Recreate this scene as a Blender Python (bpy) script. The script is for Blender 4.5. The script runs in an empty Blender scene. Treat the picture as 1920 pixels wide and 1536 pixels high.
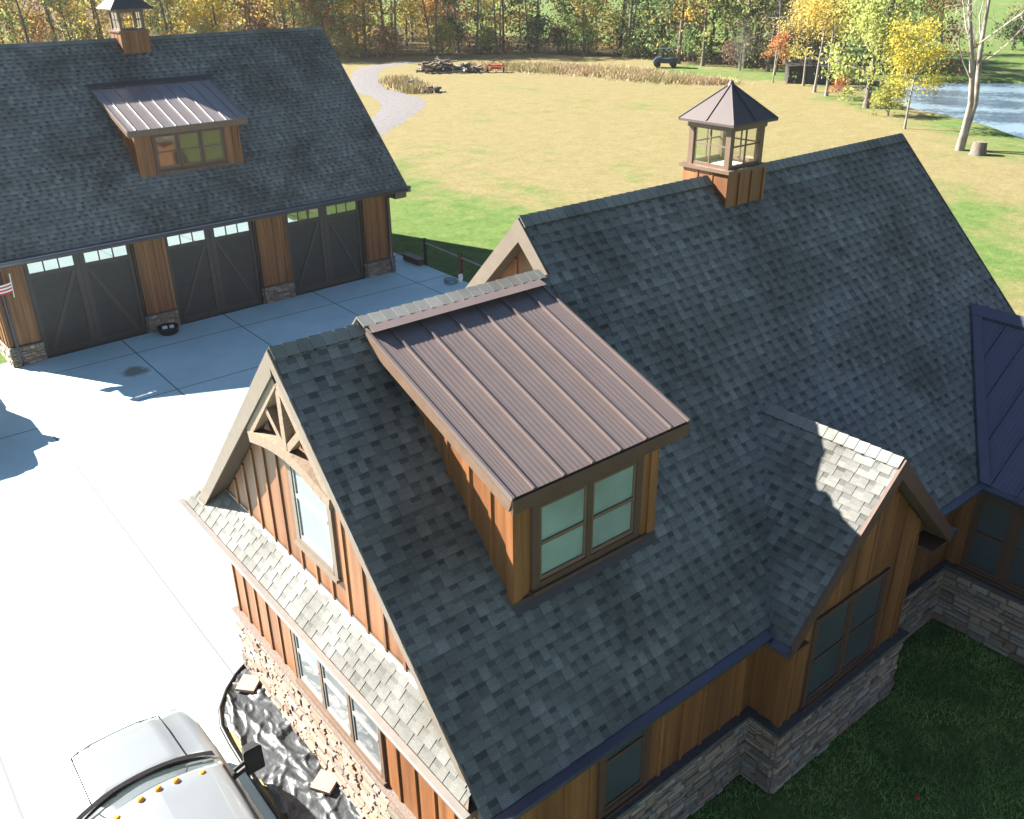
import bpy, bmesh, math, random
import numpy as np
from mathutils import Vector, Matrix
random.seed(7); rng = np.random.default_rng(7)
SC = bpy.context.scene; COL = SC.collection

# ------------------------------------------------------------------ camera
cam_d = bpy.data.cameras.new('camera'); cam = bpy.data.objects.new('camera', cam_d); COL.objects.link(cam)
cam_d.sensor_width = 36; cam_d.lens = 36*1677.6/1920; cam_d.clip_end = 4000; cam_d.clip_start = .1
yaw, pit, rol = .8948, -.4628, -.0115
fw = Vector((math.cos(pit)*math.cos(yaw), math.cos(pit)*math.sin(yaw), math.sin(pit)))
ri = fw.cross(Vector((0, 0, 1))).normalized(); up = ri.cross(fw)
ri, up = math.cos(rol)*ri + math.sin(rol)*up, -math.sin(rol)*ri + math.cos(rol)*up
cam.matrix_world = Matrix(((ri.x, up.x, -fw.x, -3.4213), (ri.y, up.y, -fw.y, -4.7135), (ri.z, up.z, -fw.z, 10.2327), (0, 0, 0, 1)))
SC.camera = cam
SC.render.resolution_x = 1024; SC.render.resolution_y = 819

# ------------------------------------------------------------------ sky, sun, exposure
SUN_EL = math.radians(33.3); SUN_AZ = Vector((-.5115, .8593))          # horizontal direction towards the sun
world = bpy.data.worlds.new('World'); SC.world = world; world.use_nodes = True
wn = world.node_tree; bg = wn.nodes['Background']
sky = wn.nodes.new('ShaderNodeTexSky'); sky.sky_type = 'NISHITA'; sky.sun_disc = False
sky.sun_elevation = SUN_EL; sky.sun_rotation = math.atan2(SUN_AZ.x, SUN_AZ.y)
sky.ozone_density = 1.9; sky.air_density = 1.0; sky.dust_density = .3
wn.links.new(sky.outputs[0], bg.inputs[0]); bg.inputs[1].default_value = .033
sun_d = bpy.data.lights.new('sun', 'SUN'); sun_d.energy = 5; sun_d.angle = math.radians(.5); sun_d.color = (1, .93, .82)
sun = bpy.data.objects.new('sun', sun_d); COL.objects.link(sun); sun.location = (-20, 40, 40)
h = SUN_AZ.normalized()*math.cos(SUN_EL)
sun.rotation_euler = Vector((h.x, h.y, math.sin(SUN_EL))).to_track_quat('Z', 'Y').to_euler()
SC.view_settings.view_transform = 'Standard'; SC.view_settings.look = 'None'
SC.view_settings.exposure = 2.4; SC.view_settings.gamma = 1; SC.view_settings.use_curve_mapping = False
SC.cycles.max_bounces = 6; SC.cycles.transparent_max_bounces = 24

# ------------------------------------------------------------------ materials
def new_mat(name):
    m = bpy.data.materials.new(name); m.use_nodes = True
    return m, m.node_tree.nodes, m.node_tree.links, m.node_tree.nodes['Principled BSDF']
def nd(N, t, **kw):
    n = N.new('ShaderNode'+t)
    for k, v in kw.items(): setattr(n, k, v)
    return n
def noise(N, L, scale, coord, detail=3, rough=.6, vec=None):
    n = nd(N, 'TexNoise'); n.inputs['Scale'].default_value = scale; n.inputs['Detail'].default_value = detail
    n.inputs['Roughness'].default_value = rough
    src = coord
    if vec:
        mp = nd(N, 'Mapping'); mp.inputs['Scale'].default_value = vec; L.new(coord, mp.inputs[0]); src = mp.outputs[0]
    L.new(src, n.inputs['Vector']); return n.outputs['Fac']
def ramp(N, L, fac, stops):
    r = nd(N, 'ValToRGB'); e = r.color_ramp.elements
    while len(e) < len(stops): e.new(.5)
    for i, (p, c) in enumerate(stops): e[i].position = p; e[i].color = (*c, 1) if len(c) == 3 else c
    L.new(fac, r.inputs[0]); return r.outputs[0]
def mulf(N, L, col, fac):
    m = nd(N, 'VectorMath', operation='SCALE'); L.new(col, m.inputs[0]); L.new(fac, m.inputs['Scale']); return m.outputs[0]
def mathn(N, L, op, a, b):
    m = nd(N, 'Math', operation=op)
    for i, v in enumerate((a, b)):
        if isinstance(v, (int, float)): m.inputs[i].default_value = v
        else: L.new(v, m.inputs[i])
    return m.outputs[0]
def mixc(N, L, fac, a, b):
    m = nd(N, 'Mix', data_type='RGBA'); 
    if isinstance(fac, (int, float)): m.inputs[0].default_value = fac
    else: L.new(fac, m.inputs[0])
    for i, v in ((6, a), (7, b)):
        if isinstance(v, tuple): m.inputs[i].default_value = (*v, 1)
        else: L.new(v, m.inputs[i])
    return m.outputs[2]
def bump(N, L, P, hgt, strength=.3, dist=.01):
    b = nd(N, 'Bump'); b.inputs['Strength'].default_value = strength; b.inputs['Distance'].default_value = dist
    L.new(hgt, b.inputs['Height']); L.new(b.outputs[0], P.inputs['Normal'])
def pm(name, color, rough=.6, metal=0, var=.18, scale=6, vec=None, tone=True, bmp=0, bscale=60, hue=None, spec=.4, coat=0):
    """principled material: base colour x per-face tone x noise, optional second hue, fine bump"""
    m, N, L, P = new_mat(name); co = nd(N, 'TexCoord').outputs['Object']
    f = noise(N, L, scale, co, 4, .6, vec)
    lo = tuple(c*(1-var) for c in color); hi = tuple(min(1, c*(1+var)) for c in color)
    c = ramp(N, L, f, [(.25, lo), (.75, hi)])
    if hue:
        f2 = noise(N, L, scale*.37, co, 2); c2 = ramp(N, L, f2, [(.4, (0, 0, 0)), (.62, (1, 1, 1))]); c = mixc(N, L, c2, c, hue)
    if tone:
        a = nd(N, 'Attribute', attribute_name='tone'); c = mulf(N, L, c, a.outputs['Fac'])
    L.new(c, P.inputs['Base Color']); P.inputs['Roughness'].default_value = rough; P.inputs['Metallic'].default_value = metal
    P.inputs['Specular IOR Level'].default_value = spec; P.inputs['Coat Weight'].default_value = coat
    if bmp: bump(N, L, P, noise(N, L, bscale, co, 4), bmp, .01)
    return m
M = {}
# asphalt shingles: granule speckle, blotchy weathering
m, N, L, P = new_mat('shingle'); co = nd(N, 'TexCoord').outputs['Object']
g = ramp(N, L, noise(N, L, 90, co, 2, .8), [(.3, (.110, .115, .113)), (.7, (.194, .198, .191))])
bl = ramp(N, L, noise(N, L, .55, co, 4, .65), [(.36, (.62, .60, .56)), (.56, (1.02, 1.02, 1.02))])
mm = nd(N, 'Mix', data_type='RGBA', blend_type='MULTIPLY'); mm.inputs[0].default_value = 1
L.new(g, mm.inputs[6]); L.new(bl, mm.inputs[7])
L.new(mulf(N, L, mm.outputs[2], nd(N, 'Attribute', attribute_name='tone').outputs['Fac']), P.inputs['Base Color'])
P.inputs['Roughness'].default_value = .9; P.inputs['Specular IOR Level'].default_value = .25
bump(N, L, P, noise(N, L, 160, co, 2, .8), .5, .004); M['shingle'] = m
# stained cedar boards, grain along z
m, N, L, P = new_mat('cedar'); co = nd(N, 'TexCoord').outputs['Object']
f = noise(N, L, 1, co, 5, .65, (45, 45, 1.6)); f2 = noise(N, L, 1, co, 2, .5, (6, 6, .25))
c = ramp(N, L, f, [(.25, (.165, .064, .021)), (.5, (.215, .090, .032)), (.75, (.29, .132, .052))])
c = mixc(N, L, ramp(N, L, f2, [(.38, (0, 0, 0)), (.62, (.7, .7, .7))]), c, (.110, .039, .013))
L.new(mulf(N, L, c, nd(N, 'Attribute', attribute_name='tone').outputs['Fac']), P.inputs['Base Color'])
P.inputs['Roughness'].default_value = .55; bump(N, L, P, f, .25, .004); M['cedar'] = m
M['trim'] = pm('brown_trim', (.135, .088, .062), .5, var=.15, scale=9, vec=(1, 1, 1))
M['raketrim'] = pm('tan_trim', (.135, .108, .085), .55, var=.12, scale=9)
M['vinyl'] = pm('white_sash', (.27, .27, .265), .5, var=.05)
M['darktrim'] = pm('dark_trim', (.085, .047, .035), .5, var=.15)
M['timber'] = pm('weathered_timber', (.19, .14, .10), .7, var=.35, scale=14, vec=(1, 1, 6), bmp=.3, bscale=40)
M['soffit'] = pm('soffit', (.105, .072, .050), .65, var=.12)
M['metal'] = pm('brown_metal', (.18, .143, .136), .42, metal=.35, var=.07, scale=2.5, spec=.5)
M['metalpale'] = pm('pale_metal', (.235, .21, .21), .38, metal=.3, var=.1, scale=2.5)  # base colour lightened to stand in for sunlit sheen on the garage dormer
M['cupmetal'] = pm('cupola_metal', (.078, .065, .066), .5, metal=.1, var=.07, scale=2.5, spec=.3)
M['gutter'] = pm('gutter_metal', (.085, .085, .115), .30, metal=.5, var=.1, scale=3, spec=.6)
M['flash'] = pm('flashing', (.21, .19, .175), .4, metal=.4, var=.1)
M['flashdark'] = pm('flashing_dark', (.055, .046, .046), .55, metal=.1, var=.1)
M['door'] = pm('garage_door_paint', (.050, .044, .042), .55, var=.12, scale=3, spec=.35)
M['doortrim'] = pm('garage_door_trim', (.066, .055, .048), .5, var=.12, scale=4)
m, N, L, P = new_mat('ledge_stone'); co = nd(N, 'TexCoord').outputs['Object']
at = nd(N, 'Attribute', attribute_name='hue').outputs['Fac']
c = ramp(N, L, at, [(.0, (.22, .175, .15)), (.25, (.38, .305, .245)), (.45, (.43, .315, .23)), (.62, (.31, .21, .155)), (.8, (.41, .36, .31)), (1, (.26, .235, .215))])
c = mulf(N, L, c, nd(N, 'Attribute', attribute_name='tone').outputs['Fac'])
f = noise(N, L, 26, co, 5, .7); c = mulf(N, L, c, mathn(N, L, 'ADD', mathn(N, L, 'MULTIPLY', f, .9), .32))
L.new(c, P.inputs['Base Color']); P.inputs['Roughness'].default_value = .88; bump(N, L, P, noise(N, L, 34, co, 6, .7), .7, .02); M['stone'] = m
M['mortar'] = pm('stone_joint', (.17, .145, .12), .95, var=.3, scale=30)
M['ledge'] = pm('stone_sill', (.075, .072, .072), .8, var=.25, scale=20)
def glassy(name, base, refl=.3, rough=.03, var=.2):
    """window glass seen against a dark or blinded room: coloured depth under a coated reflecting pane"""
    m, N, L, P = new_mat(name); co = nd(N, 'TexCoord').outputs['Object']
    f = noise(N, L, 1.3, co, 2); c = ramp(N, L, f, [(.3, tuple(x*(1-var) for x in base)), (.7, tuple(x*(1+var) for x in base))])
    L.new(c, P.inputs['Base Color']); P.inputs['Roughness'].default_value = .6
    gl = nd(N, 'BsdfGlossy'); gl.inputs['Roughness'].default_value = rough
    fr = nd(N, 'LayerWeight'); fr.inputs['Blend'].default_value = .35
    fac = mathn(N, L, 'ADD', mathn(N, L, 'MULTIPLY', fr.outputs['Fresnel'], .55), refl)
    mx = nd(N, 'MixShader'); L.new(fac, mx.inputs[0]); L.new(P.outputs[0], mx.inputs[1]); L.new(gl.outputs[0], mx.inputs[2])
    nb = nd(N, 'Bump'); nb.inputs['Strength'].default_value = .03; nb.inputs['Distance'].default_value = .05
    L.new(noise(N, L, 2.2, co, 2), nb.inputs['Height']); L.new(nb.outputs[0], gl.inputs['Normal'])
    L.new(mx.outputs[0], N['Material Output'].inputs[0]); return m
M['glass_dark'] = glassy('window_glass_dark', (.040, .055, .070), .06)
M['glass_shade'] = glassy('window_glass_blind', (.21, .29, .26), .06)
M['glass_white'] = glassy('window_glass_curtain', (.125, .14, .15), .06)
M['glass_door'] = glassy('garage_glass', (.03, .03, .03), .42)
M['glass_warm'] = glassy('window_glass_warm', (.075, .036, .014), .14)
m, N, L, P = new_mat('clear_glass')
tr = nd(N, 'BsdfTransparent'); tr.inputs[0].default_value = (.94, .96, .95, 1); gl = nd(N, 'BsdfGlossy'); gl.inputs['Roughness'].default_value = .02
fr = nd(N, 'Fresnel'); fr.inputs[0].default_value = 1.5; mx = nd(N, 'MixShader'); L.new(fr.outputs[0], mx.inputs[0]); L.new(tr.outputs[0], mx.inputs[1]); L.new(gl.outputs[0], mx.inputs[2])
L.new(mx.outputs[0], N['Material Output'].inputs[0]); M['clear'] = m
M['paint'] = pm('silver_paint', (.24, .262, .278), .33, metal=.4, var=.03, scale=2, spec=.5, coat=.6)
M['black'] = pm('black_plastic', (.018, .019, .020), .45, var=.2, scale=8)
M['matte'] = pm('matte_black', (.012, .012, .013), .95, var=.2, spec=.05)
M['rubber'] = pm('tyre_rubber', (.022, .022, .022), .85, var=.2)
M['chrome'] = pm('chrome', (.65, .66, .67), .12, metal=1, var=.02)
M['amber'] = pm('amber_lens', (.80, .27, .02), .2, var=.05, spec=.6, coat=.5)
M['carglass'] = glassy('car_glass', (.012, .03, .032), .10)
M['red'] = pm('red_paint', (.42, .05, .03), .45, var=.2)
M['blue'] = pm('blue_paint', (.02, .04, .055), .45, var=.2)
M['paver'] = pm('paver', (.42, .27, .20), .85, var=.12, scale=20, bmp=.3)
M['whitecloth'] = pm('white_cloth', (.75, .73, .70), .8, var=.05)
M['redcloth'] = pm('red_cloth', (.5, .04, .05), .8, var=.05)
M['bluecloth'] = pm('navy_cloth', (.02, .03, .14), .8, var=.05)
M['bark'] = pm('bark', (.13, .11, .095), .95, var=.4, scale=5, vec=(1, 1, .25), bmp=.4, bscale=20)
M['barkpale'] = pm('pale_bark', (.30, .275, .24), .9, var=.4, scale=3.5, vec=(1, 1, .5), hue=(.17, .145, .12))
M['barkgrey'] = pm('grey_twig', (.20, .18, .165), .9, var=.25)
M['log'] = pm('cut_log', (.20, .165, .13), .95, var=.4, scale=7)
M['char'] = pm('dark_wood', (.035, .032, .03), .95, var=.4, scale=7)
# leaves: colour comes from each crown object, tone varies per leaf, light passes through
m, N, L, P = new_mat('leaves')
oi = nd(N, 'ObjectInfo'); c = mulf(N, L, oi.outputs['Color'], nd(N, 'Attribute', attribute_name='tone').outputs['Fac'])
df = nd(N, 'BsdfDiffuse'); tl = nd(N, 'BsdfTranslucent'); mx = nd(N, 'MixShader'); mx.inputs[0].default_value = .55
L.new(c, df.inputs[0]); L.new(c, tl.inputs[0]); L.new(df.outputs[0], mx.inputs[1]); L.new(tl.outputs[0], mx.inputs[2])
L.new(mx.outputs[0], N['Material Output'].inputs[0]); M['leaf'] = m
# concrete
m, N, L, P = new_mat('concrete'); geo = nd(N, 'NewGeometry').outputs['Position']
f = noise(N, L, .7, geo, 5, .65); c = ramp(N, L, f, [(.3, (.38, .53, .55)), (.7, (.46, .62, .64))])
f = noise(N, L, .28, geo, 4, .7, (1, 2.2, 1)); c = mixc(N, L, ramp(N, L, f, [(.45, (0, 0, 0)), (.75, (.5, .5, .5))]), c, (.31, .45, .48))
f = noise(N, L, 2.4, geo, 4, .7); c = mixc(N, L, ramp(N, L, f, [(.62, (0, 0, 0)), (.8, (.45, .45, .45))]), c, (.33, .42, .43))
sp = nd(N, 'SeparateXYZ'); L.new(geo, sp.inputs[0])
def joint(axis, off):                                            # saw-cut control joints
    a = mathn(N, L, 'ADD', sp.outputs[axis], off); a = mathn(N, L, 'PINGPONG', a, 1.66)
    return mathn(N, L, 'LESS_THAN', a, .02)
jn = mathn(N, L, 'MAXIMUM', joint(0, .06), joint(1, -8.13))
c = mixc(N, L, jn, c, (.125, .145, .155))
d = nd(N, 'VectorMath', operation='DISTANCE'); d.inputs[1].default_value = (2.78, 20.05, 0); mp = nd(N, 'Mapping'); mp.inputs['Scale'].default_value = (1, 1, 0); L.new(geo, mp.inputs[0]); L.new(mp.outputs[0], d.inputs[0])
sd = mathn(N, L, 'ADD', d.outputs['Value'], mathn(N, L, 'MULTIPLY', noise(N, L, 3, geo, 3), .5))
c = mixc(N, L, ramp(N, L, sd, [(.5, (.8, .8, .8)), (.68, (0, 0, 0))]), c, (.15, .13, .085))
L.new(c, P.inputs['Base Color']); P.inputs['Roughness'].default_value = .82; bump(N, L, P, noise(N, L, 90, geo, 3), .15, .003); M['concrete'] = m
# field grass: green / tan mixed by painted-in ground cover attribute and noise
m, N, L, P = new_mat('field_grass'); geo = nd(N, 'NewGeometry').outputs['Position']
gr = nd(N, 'Attribute', attribute_name='green').outputs['Fac']
f = noise(N, L, .11, geo, 5, .62, (1, 1, 1)); f2 = noise(N, L, .55, geo, 4, .65)
gm = mathn(N, L, 'ADD', gr, mathn(N, L, 'MULTIPLY', mathn(N, L, 'SUBTRACT', f, .5), 1.9)); gm = mathn(N, L, 'ADD', gm, mathn(N, L, 'MULTIPLY', mathn(N, L, 'SUBTRACT', f2, .5), 1.3))
tan = ramp(N, L, noise(N, L, .9, geo, 6, .75), [(.3, (.155, .130, .060)), (.7, (.200, .174, .086))])
grn = ramp(N, L, noise(N, L, 1.2, geo, 4, .7), [(.3, (.062, .112, .026)), (.7, (.112, .162, .048))])
c = mixc(N, L, ramp(N, L, gm, [(.25, (0, 0, 0)), (.8, (1, 1, 1))]), tan, grn)
br = nd(N, 'Attribute', attribute_name='litter').outputs['Fac']; c = mixc(N, L, br, c, ramp(N, L, noise(N, L, 1.5, geo, 4), [(.3, (.04, .034, .016)), (.7, (.10, .075, .035))]))
f3 = noise(N, L, 5, geo, 6, .8); c = mulf(N, L, c, mathn(N, L, 'ADD', mathn(N, L, 'MULTIPLY', f3, 1.3), .35))
L.new(c, P.inputs['Base Color']); P.inputs['Roughness'].default_value = .95; P.inputs['Specular IOR Level'].default_value = .1
bump(N, L, P, noise(N, L, 9, geo, 4, .8), .8, .05); M['field'] = m
m, N, L, P = new_mat('lawn_blades'); c = ramp(N, L, noise(N, L, 1.1, nd(N, 'NewGeometry').outputs['Position'], 3), [(.35, (.10, .19, .055)), (.65, (.28, .42, .10))])
L.new(mulf(N, L, c, nd(N, 'Attribute', attribute_name='tone').outputs['Fac']), P.inputs['Base Color']); P.inputs['Roughness'].default_value = .7; M['blade'] = m
M['gravel'] = pm('gravel', (.125, .12, .125), .95, var=.35, scale=3, bmp=.8, bscale=12)
M['drygrass'] = pm('dry_grass', (.34, .25, .15), .95, var=.35, scale=.5, hue=(.30, .26, .12))
m, N, L, P = new_mat('pond_water'); P.inputs['Base Color'].default_value = (.16, .23, .29, 1); P.inputs['Roughness'].default_value = .12; P.inputs['Specular IOR Level'].default_value = .7
geo = nd(N, 'NewGeometry').outputs['Position']; bump(N, L, P, noise(N, L, 2.2, geo, 4, .6, (1, 1.7, 1)), .35, .08); M['water'] = m
m, N, L, P = new_mat('plastic_sheet'); co = nd(N, 'TexCoord').outputs['Object']
P.inputs['Base Color'].default_value = (.04, .046, .052, 1); P.inputs['Roughness'].default_value = .46; P.inputs['Specular IOR Level'].default_value = .55
hh = mathn(N, L, 'ADD', noise(N, L, 6, co, 3, .55, (1, .5, 1)), mathn(N, L, 'MULTIPLY', noise(N, L, 3, co, 3, .6), 1.2)); bump(N, L, P, hh, .45, .05); M['sheet'] = m
M['straw'] = pm('straw', (.40, .30, .14), .95, var=.4, scale=25, bmp=.6)

# ------------------------------------------------------------------ mesh builder
class MB:
    def __init__(s): s.v = []; s.f = []; s.m = []; s.t = []; s.h = []; s.s = []
    def face(s, pts, mat=0, tone=1., hue=.5, smooth=False):
        n = len(s.v); s.v += [tuple(p) for p in pts]; s.f.append(tuple(range(n, n+len(pts)))); s.m.append(mat); s.t.append(tone); s.h.append(hue); s.s.append(smooth)
    def grid(s, rows, mat=0, tone=1., smooth=True, closed=False):
        """rows: equal-length point lists, joined to a shared-vertex sheet"""
        n = len(s.v); k = len(rows[0])
        for r in rows: s.v += [tuple(p) for p in r]
        for i in range(len(rows)-1):
            for j in range(k if closed else k-1):
                a = n+i*k+j; b = n+i*k+(j+1) % k
                s.f.append((a, b, b+k, a+k)); s.m.append(mat); s.t.append(tone); s.h.append(.5); s.s.append(smooth)
    def prism(s, bot, top, mat=0, tone=1., hue=.5):
        n = len(bot); s.face(top, mat, tone, hue); s.face(bot[::-1], mat, tone, hue)
        for i in range(n): j = (i+1) % n; s.face([bot[i], bot[j], top[j], top[i]], mat, tone, hue)
    def box(s, a, b, mat=0, tone=1.):
        x0, y0, z0 = (min(a[i], b[i]) for i in range(3)); x1, y1, z1 = (max(a[i], b[i]) for i in range(3))
        s.prism([(x0, y0, z0), (x1, y0, z0), (x1, y1, z0), (x0, y1, z0)], [(x0, y0, z1), (x1, y0, z1), (x1, y1, z1), (x0, y1, z1)], mat, tone)
    def beam(s, a, b, w, d, side=(0, 0, 1), mat=0, tone=1.):
        """rectangular bar from a to b; w measured along side, d across"""
        a = Vector(a); b = Vector(b); t = (b-a).normalized(); sv = Vector(side); sv = (sv-t*sv.dot(t)).normalized(); c = t.cross(sv)
        o = [(-w/2, -d/2), (w/2, -d/2), (w/2, d/2), (-w/2, d/2)]
        s.prism([a+sv*p+c*q for p, q in o], [b+sv*p+c*q for p, q in o], mat, tone)
    def tube(s, pts, rad, n=6, mat=0, tone=1., cap=True):
        pts = [Vector(p) for p in pts]; rows = []
        for i, p in enumerate(pts):
            t = (pts[min(i+1, len(pts)-1)]-pts[max(i-1, 0)]).normalized()
            a = t.cross(Vector((.31, .17, .93)) if abs(t.z) < .9 else Vector((1, .1, 0))).normalized(); b = t.cross(a)
            r = rad[i] if hasattr(rad, '__len__') else rad
            rows.append([p+a*r*math.cos(2*math.pi*k/n)+b*r*math.sin(2*math.pi*k/n) for k in range(n)])
        s.grid(rows, mat, tone, n > 4, True)
        if cap: s.face(rows[0][::-1], mat, tone); s.face(rows[-1], mat, tone)
    def lathe(s, prof, c=(0, 0, 0), n=20, mat=0, tone=1.):
        rows = [[(c[0]+r*math.cos(2*math.pi*k/n), c[1]+r*math.sin(2*math.pi*k/n), c[2]+z) for k in range(n)] for r, z in prof]
        s.grid(rows, mat, tone, True, True); s.face(rows[0][::-1], mat, tone); s.face(rows[-1], mat, tone)
    def build(s, name, mats, parent=None, origin=None):
        me = bpy.data.meshes.new(name); v = np.array(s.v, float)
        if origin is not None: v = v-np.array(origin)
        me.from_pydata(v.tolist(), [], s.f)
        for m in (mats if isinstance(mats, (list, tuple)) else [mats]): me.materials.append(M[m])
        me.polygons.foreach_set('material_index', s.m); me.polygons.foreach_set('use_smooth', s.s)
        for nm, d in (('tone', s.t), ('hue', s.h)):
            if nm == 'hue' and len(set(s.h)) < 2: continue
            me.attributes.new(nm, 'FLOAT', 'FACE').data.foreach_set('value', d)
        me.update(); o = bpy.data.objects.new(name, me); COL.objects.link(o)
        if origin is not None: o.location = origin
        if parent: o.parent = parent
        return o
def tag(o, label=None, cat=None, group=None, kind=None):
    for k, v in (('label', label), ('category', cat), ('group', group), ('kind', kind)):
        if v: o[k] = v
    return o
def empty(name, loc, rz, label, cat, group=None):
    o = bpy.data.objects.new(name, None); COL.objects.link(o); o.location = loc; o.rotation_euler = (0, 0, rz); return tag(o, label, cat, group)
def copy_tree(o, parent=None):
    c = o.copy(); COL.objects.link(c)
    if parent: c.parent = parent
    for ch in o.children: copy_tree(ch, c)
    return c
V3 = lambda *a: Vector(a)

# ------------------------------------------------------------------ pattern builders
def shingles(mb, O, U, W, n_up, length, width, seed, expo=.142, lift=.006, sl=0, sr=0, con=1.):
    """laminated shingles on a plane: O lower-left corner, U along the eave, W up the slope, n_up the outward normal"""
    r = random.Random(seed); O = Vector(O); U = Vector(U); W = Vector(W); n = Vector(n_up)
    P = lambda u, v, hgt: O+U*u+W*v+n*hgt
    k = int(math.ceil(length/expo)); t0 = len(mb.t)
    for i in range(k):
        v0 = i*expo; v1 = min(length, v0+expo); u = -r.random()*.3; tab = r.random() < .5
        row = r.uniform(.95, 1.05)
        while u < width:
            w = r.uniform(.08, .17) if tab else r.uniform(.07, .15)
            a = max(u, (v0+expo*.6)*sl); b = min(u+w, width-(v0+expo*.6)*sr); u += w
            if b-a > .004:
                t = row*r.choice((.86, .93, 1.0, 1.0, 1.06, 1.2))*r.uniform(.97, 1.03)
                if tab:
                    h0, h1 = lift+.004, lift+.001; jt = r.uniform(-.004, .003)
                    hs = lambda q: h0+(h1-h0)*(q-v0)/max(v1-v0, .01); va = min(v1, v0+expo*r.uniform(.3, .45)); vb = min(v1, v0+expo*.84)   # butt lighter, head keeps its dark granule band
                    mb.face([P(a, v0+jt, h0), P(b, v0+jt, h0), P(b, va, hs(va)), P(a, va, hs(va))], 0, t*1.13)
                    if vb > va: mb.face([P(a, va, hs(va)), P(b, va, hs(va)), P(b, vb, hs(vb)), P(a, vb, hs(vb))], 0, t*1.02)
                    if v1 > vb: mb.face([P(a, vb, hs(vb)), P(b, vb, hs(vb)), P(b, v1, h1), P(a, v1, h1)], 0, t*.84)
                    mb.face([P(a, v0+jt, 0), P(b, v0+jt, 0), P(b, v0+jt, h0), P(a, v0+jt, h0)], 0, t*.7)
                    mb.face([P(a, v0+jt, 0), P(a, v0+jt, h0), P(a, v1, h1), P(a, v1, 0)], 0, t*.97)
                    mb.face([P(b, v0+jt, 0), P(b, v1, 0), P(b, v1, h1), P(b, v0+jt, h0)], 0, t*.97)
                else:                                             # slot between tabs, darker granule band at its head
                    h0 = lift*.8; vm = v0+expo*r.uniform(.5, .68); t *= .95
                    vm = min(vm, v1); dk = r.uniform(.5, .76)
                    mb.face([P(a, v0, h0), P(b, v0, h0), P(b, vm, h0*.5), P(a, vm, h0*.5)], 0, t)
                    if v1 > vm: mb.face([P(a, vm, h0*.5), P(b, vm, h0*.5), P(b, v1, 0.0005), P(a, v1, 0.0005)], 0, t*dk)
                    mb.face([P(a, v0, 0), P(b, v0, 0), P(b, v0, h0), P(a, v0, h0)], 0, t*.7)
            tab = not tab
    if con != 1.: mb.t[t0:] = [1.05+(q-1.05)*con for q in mb.t[t0:]]
def ridge_cap(mb, a, b, W1, W2, step=.15, wid=.15, seed=1, lift=.03):
    """overlapping cap shingles bent over a ridge from a to b; W1, W2 point down the two slopes"""
    r = random.Random(seed); a = Vector(a); b = Vector(b); d = (b-a); n = int(d.length/step); t = d.normalized(); upv = -(Vector(W1)+Vector(W2)).normalized()
    W1 = Vector(W1).normalized()*wid; W2 = Vector(W2).normalized()*wid
    for i in range(n+1):
        s0 = i*step; s1 = min(d.length, s0+step*1.25)
        if s1-s0 < .02: continue
        p0 = a+t*s0+upv*(lift+.012); p1 = a+t*s1+upv*lift; tn = r.uniform(1.15, 1.4)
        for w in (W1, W2):
            q = [p0, p1, p1+w, p0+w]
            if w is W2: q = q[::-1]
            mb.face(q, 0, tn); mb.face([x-upv*.025 for x in q][::-1], 0, tn*.8)
            mb.face([p0, p0+w, p0+w-upv*.025, p0-upv*.025], 0, tn*.7); mb.face([p0+w, p1+w, p1+w-upv*.03, p0+w-upv*.03], 0, tn*.5)
def stones(mb, O, U, n, width, height, seed, grain=1.):
    """coursed ledge stones standing proud of a dark joint"""
    r = random.Random(seed); O = Vector(O); U = Vector(U); n = Vector(n); Z = Vector((0, 0, 1))
    P = lambda u, v, d: O+U*u+Z*v+n*d
    mb.face([P(0, 0, .004), P(width, 0, .004), P(width, height, .004), P(0, height, .004)], 1, 1)
    v = 0
    while v < height-.02:
        hh = min(r.uniform(.065, .15)*grain, height-v); u = -r.random()*.1
        if height-v-hh < .05: hh = height-v
        while u < width:
            w = r.uniform(.12, .38)*grain; a = max(u, 0)+.006; b = min(u+w, width)-.006; u += w
            if b-a < .03: continue
            parts = [(v, v+hh)]
            if hh > .11*grain and r.random() < .4: q = v+hh*r.uniform(.4, .6); parts = [(v, q), (q, v+hh)]
            for z0, z1 in parts:
                d = r.uniform(.02, .055); jt = lambda: r.uniform(-.008, .008); t = r.uniform(.7, 1.25); hu = r.random(); g = .005
                bo = [P(a, z0+g, .004), P(b, z0+g, .004), P(b, z1-g, .004), P(a, z1-g, .004)]
                i = min(.012, (b-a)*.2, (z1-z0)*.25)
                to = [P(a+i+jt(), z0+g+i+jt(), d+jt()*.8), P(b-i+jt(), z0+g+i*.8+jt(), d+jt()*.8), P(b-i+jt(), z1-g-i*.8+jt(), d+jt()*.8), P(a+i+jt(), z1-g-i+jt(), d+jt()*.8)]
                mb.face(to, 0, t, hu)
                for k in range(4): kk = (k+1) % 4; mb.face([bo[k], bo[kk], to[kk], to[k]], 0, t*.85, hu)
        v += hh
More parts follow.
